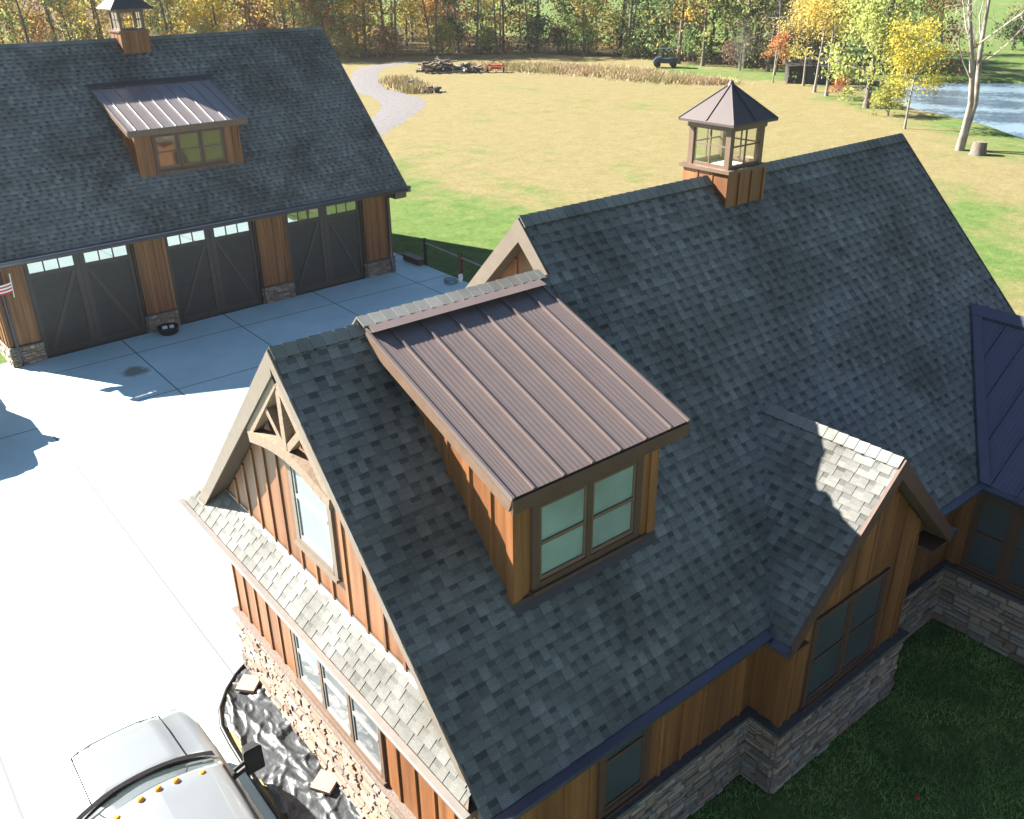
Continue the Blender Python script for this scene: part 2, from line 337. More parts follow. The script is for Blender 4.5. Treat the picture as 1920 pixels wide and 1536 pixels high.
def siding(mb, O, U, n, width, z0, top, seed, pitch=.385, first=.1, holes=()):
    """board and batten: boards are planar strips with their own tone, battens stand 22 mm proud. top(u) gives the upper edge; holes = (u0,u1,z0,z1)"""
    r = random.Random(seed); O = Vector(O); U = Vector(U); n = Vector(n); Z = Vector((0, 0, 1)); P = lambda u, z, d: O+U*u+Z*(z-O.z)+n*d
    def cut(u, a, b):                                             # vertical runs of a batten left after window holes
        runs = [(a, b)]
        for h0, h1, g0, g1 in holes:
            if h0-.03 < u < h1+.03:
                nr = []
                for p, q in runs:
                    if g0 > p: nr.append((p, min(q, g0)))
                    if g1 < q: nr.append((max(p, g1), q))
                runs = nr
        return [x for x in runs if x[1]-x[0] > .03]
    us = [0]; u = first
    while u < width: us.append(u); u += pitch
    us.append(width)
    for a, b in zip(us[:-1], us[1:]):
        if b-a < .005: continue
        k = max(1, int((b-a)/.2)); t = r.uniform(.88, 1.12)
        for i in range(k):
            p, q = a+(b-a)*i/k, a+(b-a)*(i+1)/k
            mid = [w for w in (apex_of(top, p, q),) if w]
            pts = [P(p, z0, 0), P(q, z0, 0), P(q, top(q), 0)]+[P(w, top(w), 0) for w in mid]+[P(p, top(p), 0)]
            mb.face(pts, 0, t)
    for u in us[1:-1]:
        t = r.uniform(.95, 1.2)
        for a, b in cut(u, z0, min(top(u-.03), top(u+.03))):
            w = .026; q = [(u-w, a), (u+w, a), (u+w, b), (u-w, b)]
            mb.prism([P(x, z, 0) for x, z in q], [P(x, z, .024) for x, z in q], 0, t)
def apex_of(top, p, q):
    m = getattr(top, 'apex', None); return m if m is not None and p < m < q else None
def gable_top(u0, z, slope, lim=99):
    f = lambda u: min(lim, z-abs(u-u0)*slope); f.apex = u0; return f
def window(name, O, U, n, w, hgt, parent, glass, sashes=2, units=1, frame=.09, mull=.09, depth=.035, dark='darktrim', sash_mat='trim', label=None, rail=True):
    """casing with one or more double-hung units; glass panes are a child of the window"""
    O = Vector(O); U = Vector(U); n = Vector(n); Z = Vector((0, 0, 1)); P = lambda u, z, d: O+U*u+Z*z+n*d
    def bar(mb, u0, u1, z0, z1, d0, d1, mat=0):
        q = [(u0, z0), (u1, z0), (u1, z1), (u0, z1)]; mb.prism([P(u, z, d0) for u, z in q], [P(u, z, d1) for u, z in q], mat)
    f = MB(); g = MB(); s = MB()
    bar(f, 0, frame, 0, hgt, .001, depth); bar(f, w-frame, w, 0, hgt, .001, depth)
    bar(f, frame, w-frame, hgt-frame, hgt, .001, depth+.004); bar(f, frame, w-frame, 0, frame*.8, .001, depth+.004)
    bar(f, -.02, w+.02, -.045, -.001, .001, depth+.035)
    uw = (w-2*frame-mull*(units-1))/units
    for i in range(units):
        a = frame+i*(uw+mull); b = a+uw
        if i: bar(f, a-mull, a, frame*.8, hgt-frame, .001, depth)
        z0, z1 = frame*.8, hgt-frame; zm = (z0+z1)/2; e = .035
        g.face([P(a, z0, .006), P(b, z0, .006), P(b, z1, .006), P(a, z1, .006)])
        bar(s, a, a+e, z0, z1, .007, .022); bar(s, b-e, b, z0, z1, .007, .022); bar(s, a+e, b-e, z1-e, z1, .007, .022); bar(s, a+e, b-e, z0, z0+e*1.6, .007, .026)
        if rail: bar(s, a+e, b-e, zm-.022, zm+.022, .007, .028)
    o = f.build(name, [dark], parent)
    s.build('sash', [sash_mat], o); g.build('pane', [glass], o)
    if label: o['label'] = label
    return o
def seam_roof(mb, O, U, W, n, width, length, seams, rib=.028, pans=5):
    """standing-seam sheet: raised seams and shallow stiffening ribs running up the slope"""
    O = Vector(O); U = Vector(U); W = Vector(W); n = Vector(n); prof = []
    us = [0]+[s for s in seams if 0 < s < width]+[width]
    for i, (a, b) in enumerate(zip(us[:-1], us[1:])):
        if i: prof += [(a-.012, 0), (a-.011, rib), (a+.011, rib), (a+.012, 0)]
        else: prof.append((a, 0))
        if b-a > .2:
            for k in range(1, pans+1):
                c = a+(b-a)*k/(pans+1); prof += [(c-.022, 0), (c-.010, .0022), (c+.010, .0022), (c+.022, 0)]
    prof.append((width, 0))
    for (a, ha), (b, hb) in zip(prof[:-1], prof[1:]):
        mb.face([O+U*a+n*ha, O+U*b+n*hb, O+U*b+n*hb+W*length, O+U*a+n*ha+W*length])
        if ha > 0 or hb > 0: mb.face([O+U*a, O+U*b, O+U*b+n*hb, O+U*a+n*ha])
def cupola(c, zb, ztop, hw, hr, zr, za, ridge_z, slope, parent, tilt_tone=1.):
    """louvre-less glazed cupola: cedar base saddled over the ridge, four windows, pyramid roof. c = (x, y)"""
    x, y = c; mb = MB()
    lo = lambda yy: ridge_z-abs(yy-y)*slope-.03
    for sy in (-1, 1):
        siding(mb, (x-hw, y+sy*hw, zb), (1, 0, 0), (0, sy, 0), 2*hw, zb, lambda u: ztop, 3, .29, .29)
    for sx in (-1, 1):
        k = 6
        for i in range(k):
            a = y-hw+2*hw*i/k; b = y-hw+2*hw*(i+1)/k; t = .9+.2*((i*7) % 3)/2
            q = [(x+sx*hw, a, lo(a)), (x+sx*hw, b, lo(b)), (x+sx*hw, b, ztop), (x+sx*hw, a, ztop)]
            mb.face(q if sx > 0 else q[::-1], 0, t)
        for yy in (-hw/3, hw/3): mb.box((x+sx*hw, y+yy-.012, lo(y+yy)), (x+sx*(hw+.012), y+yy+.012, ztop))
    root = mb.build('cupola', ['cedar'], parent)
    f = MB()
    for s1 in (-1, 1): f.box((x-hw-.05, y+s1*(hw-.05), ztop), (x+hw+.05, y+s1*(hw+.05), ztop+.05)); f.box((x+s1*(hw-.05), y-hw+.05, ztop), (x+s1*(hw+.05), y+hw-.05, ztop+.05))
    wz0, wz1 = ztop+.05, zr-.03; iw = hw-.035
    for sx in (-1, 1):
        for sy in (-1, 1): f.box((x+sx*iw, y+sy*iw, wz0), (x+sx*(iw-.09), y+sy*(iw-.09), wz1))
    f.build('cupola_frame', ['trim'], root)
    h2 = MB()
    for s1 in (-1, 1):
        h2.box((x-iw-.02, y+s1*(iw+.02), wz1-.09), (x+iw+.02, y+s1*(iw-.07), wz1)); h2.box((x+s1*(iw+.02), y-iw+.07, wz1-.09), (x+s1*(iw-.07), y+iw-.07, wz1))
    h2.build('cupola_header', ['trim'], root)
    for k, (dx, dy) in enumerate(((0, -1), (0, 1), (-1, 0), (1, 0))):
        mm = MB(); g = MB(); p = iw-.03; e = iw-.09
        def bx(u0, u1, z0, z1, d=.02):
            if dy: mm.box((x+u0, y+dy*(p-d/2), z0), (x+u1, y+dy*(p+d/2), z1))
            else: mm.box((x+dx*(p-d/2), y+u0, z0), (x+dx*(p+d/2), y+u1, z1))
        bx(-e, e, wz0, wz0+.045, .03); bx(-.011, .011, wz0+.045, wz1-.09); zc = (wz0+wz1-.05)/2+.02; bx(-e, e, zc-.011, zc+.011, .016)
        q = [(-e, wz0+.045), (e, wz0+.045), (e, wz1-.09), (-e, wz1-.09)]
        g.face([(x+u, y+dy*p, z) if dy else (x+dx*p, y+u, z) for u, z in q])
        w = mm.build('cupola_window', ['trim'], root); 
        gm = MB(); gm.v = g.v; gm.f = g.f; gm.m = g.m; gm.t = g.t; gm.h = g.h; gm.s = g.s
        gm.build('cupola_glass', ['clear'], root)
    fl = MB(); fl.box((x-iw+.02, y-iw+.02, ztop-.02), (x+iw-.02, y+iw-.02, ztop+.01)); fl.build('cupola_floor', ['whitecloth'], root)
    r = MB(); E = [V3(x-hr, y-hr, zr), V3(x+hr, y-hr, zr), V3(x+hr, y+hr, zr), V3(x-hr, y+hr, zr)]; A = V3(x, y, za)
    for k in range(4):
        a, b = E[k], E[(k+1) % 4]; r.face([a, b, A]); mid = (a+b)/2; r.beam(mid.lerp(A, .02), mid.lerp(A, .96), .03, .022, (0, 0, 1))
        r.face([a-V3(0, 0, .035), b-V3(0, 0, .035), b, a]); r.tube([a, A], .014, 5)
    r.face([e-V3(0, 0, .035) for e in E][::-1]); r.lathe([(.06, -.04), (.045, .0), (.02, .035)], (x, y, za), 8)
    r.build('cupola_roof', ['cupmetal'], root)
    ap = MB(); ap.face([(x-hw-.02, y-hw-.10, lo(y-hw-.10)+.055), (x+hw+.02, y-hw-.10, lo(y-hw-.10)+.055), (x+hw+.02, y-hw+.0, lo(y-hw)+.06), (x-hw-.02, y-hw, lo(y-hw)+.06)])
    ap.build('cupola_flashing', ['flashdark'], root)
    return root

# ================================================================== ground, driveway, pond
def smooth01(x): x = np.clip(x, 0, 1); return x*x*(3-2*x)
POND = [(57, 17), (60.1, 21), (63.7, 25.2), (65.5, 28.8), (66.4, 31.6), (70, 36), (76, 40.5), (83.9, 39.6), (89.2, 34.4), (97, 26), (104, 14), (96, 0), (80, -12), (64, -8), (56, 6)]
ROAD = [(24, 47), (29.5, 51.5), (35, 57), (38.5, 61.5), (40, 66), (41, 71), (44, 77), (48, 83.5), (52, 88), (58, 90)]
def seg_dist(X, Y, pts, closed):
    d = np.full(X.shape, 1e9); ins = np.zeros(X.shape, bool); P = pts+[pts[0]] if closed else pts
    for (x0, y0), (x1, y1) in zip(P[:-1], P[1:]):
        dx, dy = x1-x0, y1-y0; t = np.clip(((X-x0)*dx+(Y-y0)*dy)/(dx*dx+dy*dy), 0, 1)
        d = np.minimum(d, np.hypot(X-x0-t*dx, Y-y0-t*dy))
        if closed:
            c = ((y0 > Y) != (y1 > Y)) & (X < (x1-x0)*(Y-y0)/(y1-y0+1e-12)+x0); ins ^= c
    return np.where(ins, -d, d) if closed else d
EDGE = [(-60, 150), (-25, 141), (5, 131), (24, 122), (38, 112), (53, 101), (63, 95), (75, 87), (79.5, 73), (77.5, 63), (79, 55), (84, 50), (92, 47), (103, 44)]   # wood edge
fine = np.arange(-32, 131, 1.0); far = np.array([3, 8, 18, 40, 90, 200, 450, 900, 1600.])
ax = np.concatenate([-32-far[::-1], fine, 130+far]); ay = np.concatenate([-32-far[::-1], fine, 130+far])
X, Y = np.meshgrid(ax, ay, indexing='ij')
dp = seg_dist(X, Y, POND, True)
Zg = -.05-1.3*smooth01((1.5-dp)/5) + 0
Zg += 9*smooth01((np.hypot(X, Y)-150)/250)*smooth01((X-Y*.9-40)/80)             # the pasture beyond the pond climbs gently
ids = np.arange(X.size).reshape(X.shape)
me = bpy.data.meshes.new('ground')
me.from_pydata(np.stack([X.ravel(), Y.ravel(), Zg.ravel()], 1).tolist(), [], np.stack([ids[:-1, :-1], ids[1:, :-1], ids[1:, 1:], ids[:-1, 1:]], -1).reshape(-1, 4).tolist())
dw = seg_dist(X, Y, EDGE, False); nx = np.interp(X, [e[0] for e in EDGE], [e[1] for e in EDGE]); inwood = (Y > nx) & (X < 93)
line1 = seg_dist(X, Y, [(14, 60), (20, 50), (23.5, 39), (25, 33), (25, 26), (30, 22), (41.5, 16.9), (41, 12), (30, 7.6), (20, 4)], False)
inb = np.where((X+.18*Y < 30) & (Y > 22) | (X < 14.6), 1, 0)
g1 = ((X < 23.6-.0*(Y-26)) & (Y < 48)) | ((Y < 22) & (Y > 8) & (X < 41-(Y-12)*.9))
green = np.where(g1, .62+.35*smooth01(line1/3), .5-.42*smooth01(line1/4))
green = np.where((Y < 8) & (X > 20) & ~g1, green*.6, green)
green = np.maximum(green, .85*(Y < 3)*(X < 24)); green = np.maximum(green, .62*smooth01((9-dp)/6)); green = np.maximum(green, .9*smooth01((X-78)/6)*(dp > -1)*(~inwood))

green = np.maximum(green, .8*smooth01((11-dw)/5)*(X > 66)*(Y < 66)); litter = np.where(inwood, smooth01((dw+.5)/3), 0.)
green = np.maximum(green, .55*smooth01((10-seg_dist(X, Y, [(30, 70), (36, 78)], False))/5))
me.attributes.new('green', 'FLOAT', 'POINT').data.foreach_set('value', green.ravel().astype('f')); me.attributes.new('litter', 'FLOAT', 'POINT').data.foreach_set('value', litter.ravel().astype('f'))
me.materials.append(M['field']); o = bpy.data.objects.new('ground', me); COL.objects.link(o); tag(o, kind='structure')
mb = MB(); mb.face([(x, y, -.33) for x, y in [(50, 6), (54, -14), (80, -22), (112, 0), (112, 20), (98, 38), (84, 46), (70, 42), (60, 32)]]); tag(mb.build('pond_water', 'water'), kind='structure')
mb = MB(); L_, R_ = [], []
def catmull(P, k):
    P = [P[0]]+P+[P[-1]]; out = []
    for i in range(1, len(P)-2):
        for j in range(k):
            t = j/k; out.append(tuple(.5*(2*P[i][d]+(P[i+1][d]-P[i-1][d])*t+(2*P[i-1][d]-5*P[i][d]+4*P[i+1][d]-P[i+2][d])*t*t+(3*P[i][d]-P[i-1][d]-3*P[i+1][d]+P[i+2][d])*t**3) for d in range(len(P[0]))))
    return out+[P[-2]]
RW = [1.4, 1.4, 1.6, 1.9, 1.8, 1.6, 1.5, 1.5, 1.4, 1.2]; RC = catmull([(*p, w) for p, w in zip(ROAD, RW)], 10)
for i, p in enumerate(RC):
    a = Vector(RC[max(0, i-1)][:2]); b = Vector(RC[min(len(RC)-1, i+1)][:2]); t = (b-a).normalized(); nn = Vector((-t.y, t.x)); w = p[2]; w1 = w+random.uniform(-.18, .18); w2 = w+random.uniform(-.18, .18)
    L_.append((p[0]+nn.x*w1, p[1]+nn.y*w1, -.052)); R_.append((p[0]-nn.x*w2, p[1]-nn.y*w2, -.052))
mb.grid([L_, [((a[0]+b[0])/2, (a[1]+b[1])/2, .02) for a, b in zip(L_, R_)], R_]); tag(mb.build('gravel_track', 'gravel'), kind='structure')
BED = [(.27, 6.88), (.1, 6.83), (-.06, 6.73), (-.32, 6.5), (-.56, 6.18), (-.69, 5.8), (-.72, 5.4), (-.735, 4.9), (-.74, 4.2), (-.74, 2.5), (-.74, .4), (.27, .3)]
bm = bmesh.new()
poly = [(-26, -9), (-.74, -9), (-.74, .4)]+BED[1:-2][::-1]+[(.27, 6.88), (.3, 6.9), (14.62, 6.9), (14.62, 26.3), (13.2, 26.3), (13.2, 23.6), (-.2, 23.1), (-26, 22.2)]
vs = [bm.verts.new((x, y, 0)) for x, y in poly]; fc = bm.faces.new(vs); ex = bmesh.ops.extrude_face_region(bm, geom=[fc])
for v in [e for e in ex['geom'] if isinstance(e, bmesh.types.BMVert)]: v.co.z -= .16
bmesh.ops.recalc_face_normals(bm, faces=bm.faces); me = bpy.data.meshes.new('driveway'); bm.to_mesh(me); me.materials.append(M['concrete'])
o = bpy.data.objects.new('driveway', me); COL.objects.link(o); tag(o, kind='structure')
mb = MB(); mb.face([(x+.0, y, -.045) for x, y in BED]); tag(mb.build('bed_soil', 'straw'), kind='structure')

# ================================================================== the house
S = 1.0296; ZE = 2.99; YA = 3.572; YB = 4.152; XB = 3.844; XC = 13.14; ln = math.hypot(1, S)
rz = lambda y: ZE+S*y
Wf = Vector((0, 1, S))/ln; Nf = Vector((0, -S, 1))/ln; Wb = Vector((0, -1, S))/ln; Nb = Vector((0, S, 1))/ln
house = empty('house', (0, 0, 0), 0, 'large cedar house with stone base and brown metal dormer filling the foreground', 'house')
GL = 1.16                                                          # top of the stone base
T = .19                                                            # roof deck, measured vertically
def deck(mb, x0, x1, yr, y0, y1):
    """gable roof body of given ridge; underside soffit is material 1"""
    zr = rz(yr); pr = [(y0, ZE), (yr, zr), (y1, ZE), (y1, ZE-T), (yr, zr-T*1.25), (y0, ZE-T)]
    A = [(x0, y, z) for y, z in pr]; B = [(x1, y, z) for y, z in pr]
    for i, m in ((0, 0), (1, 0), (2, 1), (3, 1), (4, 1), (5, 1)):
        j = (i+1) % 6; mb.face([A[i], A[j], B[j], B[i]], m, .9)
    for q in (A, B): mb.face([q[0], q[1], q[4], q[5]], 1); mb.face([q[1], q[2], q[3], q[4]], 1)
mb = MB(); deck(mb, 0, XB+.4, YA, 0, 2*YA); deck(mb, XB, XC, YB, .0035, 2*YB)
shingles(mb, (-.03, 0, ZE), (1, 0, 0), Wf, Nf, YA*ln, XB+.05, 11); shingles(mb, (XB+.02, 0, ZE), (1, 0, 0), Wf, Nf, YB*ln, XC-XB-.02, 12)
ridge_cap(mb, (0, YA, rz(YA)), (1.12, YA, rz(YA)), -Wf, -Wb, seed=2, lift=.02)
ridge_cap(mb, (XB, YB, rz(YB)), (XC, YB, rz(YB)), -Wf, -Wb, seed=3, lift=.04, wid=.17)
mb.build('main_roof', ['shingle', 'soffit'], house)
# --- street gable wall (faces left) and front wall
XW = .25; YW = .38; DB = (4.73, 7.65); DY = -.09; XCW = 9.97
mb = MB(); w_back = 6.83
top = gable_top(YA-YW, rz(YA)-T*1.3, S)
siding(mb, (XW, YW, GL), (0, 1, 0), (-1, 0, 0), w_back-YW, GL, top, 21, .388, .165, holes=[(3.02-YW, 4.06-YW, 3.9, 5.4), (2.4-YW, 4.72-YW, 1.2, 2.4)])
siding(mb, (XW, YW, GL), (1, 0, 0), (0, -1, 0), DB[0]-XW, GL, lambda u: 3.12, 22, .39, .33, holes=[(1.88-XW, 2.70-XW, 1.2, 2.9)])
siding(mb, (DB[1], YW, GL), (1, 0, 0), (0, -1, 0), XCW-DB[1], GL, lambda u: 3.12, 23, .39, .28)
mb.face([(XW, w_back, GL), (9, w_back, GL), (9, w_back, 3.2), (XW, w_back, 3.2)])
topB = gable_top(YB-1.2, rz(YB)-T*1.3, S); siding(mb, (XB+.25, 1.2, 4), (0, 1, 0), (-1, 0, 0), 2*(YB-1.2), 4., topB, 24, .39, .2)
mb.face([(XC-.3, .4, 0), (XC-.3, 7.9, 0), (XC-.3, 7.9, 3.1), (XC-.3, YB, rz(YB)-.25), (XC-.3, .4, 3.1)]); mb.face([(9, 8, 0), (XC-.3, 8, 0), (XC-.3, 8, 3.1), (9, 8, 3.1)]); mb.face([(9, w_back, 0), (9, 8, 0), (9, 8, 3.1), (9, w_back, 3.1)])
mb.build('siding_wall', ['cedar'], house)
# --- stone base with sill
mb = MB(); sl = MB(); SW = .10                                     # the stone face stands proud of the siding
stones(mb, (XW-SW+.05, w_back, 0), (0, -1, 0), (-1, 0, 0), w_back-YW+.06, GL-.07, 31, .92)
stones(mb, (XW-SW+.05, YW-.06, 0), (1, 0, 0), (0, -1, 0), DB[0]-XW+.06, GL-.03, 32)
stones(mb, (DB[0]-.06, YW-.05, 0), (0, -1, 0), (-1, 0, 0), YW-DY+.02, GL-.03, 33)
stones(mb, (DB[0]-.06, DY-.07, 0), (1, 0, 0), (0, -1, 0), DB[1]-DB[0]+.12, GL-.03, 34)
stones(mb, (DB[1]+.06, DY-.07, 0), (0, 1, 0), (1, 0, 0), YW-DY, GL-.03, 35)
stones(mb, (DB[1], YW-.06, 0), (1, 0, 0), (0, -1, 0), XCW-DB[1], GL-.03, 36)
stones(mb, (XCW-.06, YW, 0), (0, -1, 0), (-1, 0, 0), 7.5, GL-.03, 37, 1.15)
stones(mb, (XW, w_back+.05, 0), (1, 0, 0), (0, 1, 0), 3.5, GL-.03, 38)
mb.build('stone_base', ['stone', 'mortar'], house)
q = GL
sl.box((XW-.13, YW-.125, q-.05), (DB[0]-.14, YW+.02, q)); sl.box((DB[0]-.14, DY-.135, q-.05), (DB[0], YW+.02, q+.003)); sl.box((DB[0], DY-.135, q-.05), (DB[1]+.14, DY+.02, q)); sl.box((DB[1], DY+.02, q-.05), (DB[1]+.14, YW-.125, q+.003))
sl.box((DB[1], YW-.125, q-.05), (XCW-.15, YW+.02, q)); sl.box((XCW-.15, YW+.02, q-.05), (XCW+.02, -7, q+.003)); sl.build('stone_sill', ['ledge'], house)
sl = MB(); sl.box((XW-.10, YW+.02, q-.045), (XW, w_back+.06, q-.003)); sl.build('stone_sill', ['stone'], house)
# --- rake boards, truss ornament
def rake(mb, x, yr, y0, th=.022, ht=.235, mat=0):
    zr = rz(yr)+.012; A = [(y0, ZE+S*(y0 if y0 < yr else 2*yr-y0)+.012)]
    yy = y0; zz = ZE+S*(yy if yy < yr else 2*yr-yy)+.012
    b = [(yy, zz), (yr, zr), (yr, zr-ht*1.3), (yy, zz-ht)]
    mb.prism([(x, y, z) for y, z in b], [(x-th, y, z) for y, z in b], mat)
mb = MB(); rake(mb, 0, YA, 0, ht=.165); rake(mb, 0, YA, 2*YA-.001)
mb.build('rake_board', ['raketrim'], house)
mb = MB(); rake(mb, XB, YB, YA-.5); rake(mb, XB, YB, 2*YB-.001); mb.build('rake_board', ['raketrim'], house)
mb = MB(); rake(mb, XC+.05, YB, 0); rake(mb, XC+.05, YB, 2*YB-.001); mb.build('rake_board', ['trim'], house)
tr = MB(); xt = .075; d = .13; zt = rz(YA)-T*1.3
B = lambda a, b, w, dd=d, s=(0, 0, 1): tr.beam((xt, *a), (xt, *b), w, dd, s)
for sg in (-1, 1): B((YA+sg*.03, zt-.13), (YA+sg*.98, zt-1.13), .12)
ar = [(YA-.98+1.96*i/12, zt-1.13+.16*math.sin(math.pi*i/12)-.05) for i in range(13)]        # arched collar
for p, qq in zip(ar[:-1], ar[1:]): B(p, (qq[0]+.004, qq[1]), .14, d+.02)
B((YA, zt-.2), (YA, zt-.94), .10, d-.02, (0, 1, 0))
for sg in (-1, 1): B((YA+sg*.04, zt-.93), (YA+sg*.46, zt-.55), .085, d-.03)
tr.build('gable_truss', ['timber'], house)
# --- pent roof over the street gable's lower wall
px0, pz0, px1, pz1 = -.13, 3.13, XW-.01, 3.50; pl_ = math.hypot(px1-px0, pz1-pz0)
mb = MB(); y0, y1 = .12, 7.2
mb.prism([(px0, y0, pz0-.06), (px1, y0+.38, pz1-.06), (px1, y1-.33, pz1-.06), (px0, y1, pz0-.06)], [(px0, y0, pz0), (px1, y0+.38, pz1), (px1, y1-.33, pz1), (px0, y1, pz0)], 1)
Wp = Vector((px1-px0, 0, pz1-pz0))/pl_; Np = Vector((-(pz1-pz0), 0, px1-px0))/pl_
shingles(mb, (px0, 7.16, pz0), (0, -1, 0), Wp, Np, pl_-.03, 7.03, 41, .128, .007, .62, .72, .6)  # tab tones flattened to imitate the wash-out of full sun
mb.box((px0+.01, y0, pz0-.16), (XW, y1-.04, pz0-.068), 1)
mb.build('pent_roof', ['shingle', 'soffit'], house)
mb = MB(); mb.face([(XW-.012, .66, pz1-.035), (XW-.012, 6.8, pz1-.035), (XW-.012, 6.8, pz1+.045), (XW-.012, .66, pz1+.045)]); mb.face([(XW-.06, .66, pz1-.038), (XW-.06, 6.8, pz1-.038), (XW-.012, 6.8, pz1+.004), (XW-.012, .66, pz1+.004)]); mb.build('wall_flashing', ['flash'], house)
def gutter(a, b, out, parent, name='gutter', mat='gutter', hgt=.125, w=.12, zc=0):
    """K-style gutter trough running a->b, opening upwards"""
    a = Vector(a); b = Vector(b); o = Vector(out); Z = Vector((0, 0, 1)); g = MB()
    pr = [(0, 0), (0, -hgt), (w*.62, -hgt), (w*.72, -hgt*.55), (w, -hgt*.25), (w, 0), (w-.012, .004), (.012, .012)]
    g.grid([[a+o*p+Z*z for p, z in pr], [b+o*p+Z*z for p, z in pr]], smooth=False, closed=True)
    for e in (a, b): g.face([e+o*p+Z*z for p, z in pr[:6]])
    return g.build(name, [mat], parent)
gutter((-.02, -.004, ZE-.005), (4.24, -.004, ZE-.005), (0, -1, 0), house); gutter((8.12, -.004, ZE-.005), (9.59, -.004, ZE-.005), (0, -1, 0), house)
gutter((px0-.004, .06, pz0-.005), (px0-.004, 7.25, pz0-.005), (-1, 0, 0), house, hgt=.11, w=.10, mat='flash')
# --- windows on the street gable
wg = window('window', (XW, 4.06, 3.93), (0, -1, 0), (-1, 0, 0), 1.02, 1.42, house, 'glass_white', units=1, dark='raketrim', sash_mat='vinyl', label='tall sash window with white curtain in the sunlit gable')
wl = window('window', (XW, 4.72, 1.22), (0, -1, 0), (-1, 0, 0), 2.32, 1.2, house, 'glass_white', units=3, mull=.07, frame=.07, dark='trim', sash_mat='vinyl', label='triple window with pale curtains under the pent roof')
window('window', (1.86, YW, 1.2), (1, 0, 0), (0, -1, 0), .84, 1.72, house, 'glass_dark', sash_mat='darktrim', label='dark window tucked under the front gutter')
# --- small front gable
XD, YD, YDF, WD, ZED, SD = 6.18, 1.742, -.333, 1.91, 2.926, .9732
zd = rz(YD); ld = math.hypot(1, SD); WL = Vector((1, 0, SD))/ld; NL = Vector((-SD, 0, 1))/ld; WR = Vector((-1, 0, SD))/ld; NR = Vector((SD, 0, 1))/ld
mb = MB(); TD = .16; pr = [(XD-WD, ZED), (XD, zd), (XD+WD, ZED), (XD+WD, ZED-TD), (XD, zd-TD*1.25), (XD-WD, ZED-TD)]
A = [(x, YDF, z) for x, z in pr]; Bq = [(x, YD+.3, z) for x, z in pr]
for i, m in ((0, 0), (1, 0), (2, 1), (3, 1), (4, 1), (5, 1)): j = (i+1) % 6; mb.face([A[i], A[j], Bq[j], Bq[i]], m, .9)
mb.face([A[0], A[1], A[4], A[5]], 1); mb.face([A[1], A[2], A[3], A[4]], 1)
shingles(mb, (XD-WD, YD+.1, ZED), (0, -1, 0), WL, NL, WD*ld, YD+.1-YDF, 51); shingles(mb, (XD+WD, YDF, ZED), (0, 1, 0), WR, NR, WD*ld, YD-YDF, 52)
ridge_cap(mb, (XD, YDF, zd), (XD, YD-.05, zd), -WL, -WR, seed=5, lift=.025)
mb.build('gable_roof', ['shingle', 'soffit'], house)
mb = MB()
for sg in (-1, 1):
    b = [(XD+sg*WD, ZED+.01), (XD, zd+.012), (XD, zd-.26), (XD+sg*WD, ZED-.2)]; mb.prism([(x, YDF, z) for x, z in b], [(x, YDF-.04, z) for x, z in b])
    mb.box((XD+sg*(WD-.02), YDF, ZED-.2), (XD+sg*1.47, YW-.02, ZED-TD-.005))
mb.build('rake_board', ['darktrim'], house)
mb = MB(); topD = gable_top(XD-DB[0], zd-TD*1.3, SD)
siding(mb, (DB[0], DY, GL), (1, 0, 0), (0, -1, 0), DB[1]-DB[0], GL, topD, 53, .365, .2, holes=[(5.18-DB[0], 6.95-DB[0], 1.17, 2.75)])
siding(mb, (DB[0], YW, GL), (0, -1, 0), (-1, 0, 0), YW-DY, GL, lambda u: 3.1, 54, .3, .2); siding(mb, (DB[1], DY, GL), (0, 1, 0), (1, 0, 0), YW-DY, GL, lambda u: 3.1, 55, .3, .2)
for x in (DB[0], DB[1]): mb.box((x-.03, DY-.028, GL), (x+.06*(1 if x < 6 else -1), DY+.06, 2.95), 0, 1.05)
mb.build('gable_wall', ['cedar'], house)
window('window', (5.2, DY, 1.2), (1, 0, 0), (0, -1, 0), 1.74, 1.5, house, 'glass_dark', units=2, frame=.08, mull=.08, sash_mat='darktrim', label='pair of dark windows in the small front gable')
gutter((XD-WD-.0, -.01, ZED-.005), (XD-WD-.0, YDF-.04, ZED-.005), (-1, 0, 0), house, hgt=.11); gutter((XD+WD, -.14, ZED-.005), (XD+WD, YDF-.05, ZED-.005), (1, 0, 0), house, hgt=.11)
mb = MB(); v0 = V3(XD, YD, zd); v1 = V3(XD-WD, (ZED-ZE)/S, ZED)                     # open valley edge
# --- shed dormer
DX0, DX1, DF, DT = 1.096, 3.565, .93, 5.70; DS = .3735; yT = 3.44; zT = DT+DS*(yT-DF); l2 = math.hypot(1, DS)
Wd_ = Vector((0, 1, DS))/l2; Nd_ = Vector((0, -DS, 1))/l2; wx0, wx1, wy = 1.273, 3.36, 1.144
mb = MB(); zq = lambda y: DT+DS*(y-DF)
for x, sg, sd in ((wx0, -1, 61), (wx1, 1, 62)):
    ys = [wy+(3.35-wy)*i/6 for i in range(7)]; ys = [wy, 1.5, 1.86, 2.24, 2.62, 3.0, 3.36]; r = random.Random(sd)
    for a, b in zip(ys[:-1], ys[1:]): mb.face([(x, a, rz(a)-.03), (x, b, rz(b)-.03), (x, b, zq(b)-.06), (x, a, zq(a)-.06)], 0, r.uniform(.9, 1.1))
    for yy in ys[1:-1]: mb.prism([(x, yy-.022, rz(yy-.022)), (x, yy+.022, rz(yy+.022)), (x, yy+.022, zq(yy)-.06), (x, yy-.022, zq(yy)-.06)], [(x+sg*.022, yy-.022, rz(yy-.022)), (x+sg*.022, yy+.022, rz(yy+.022)), (x+sg*.022, yy+.022, zq(yy)-.06), (x+sg*.022, yy-.022, zq(yy)-.06)], 0, 1.1)
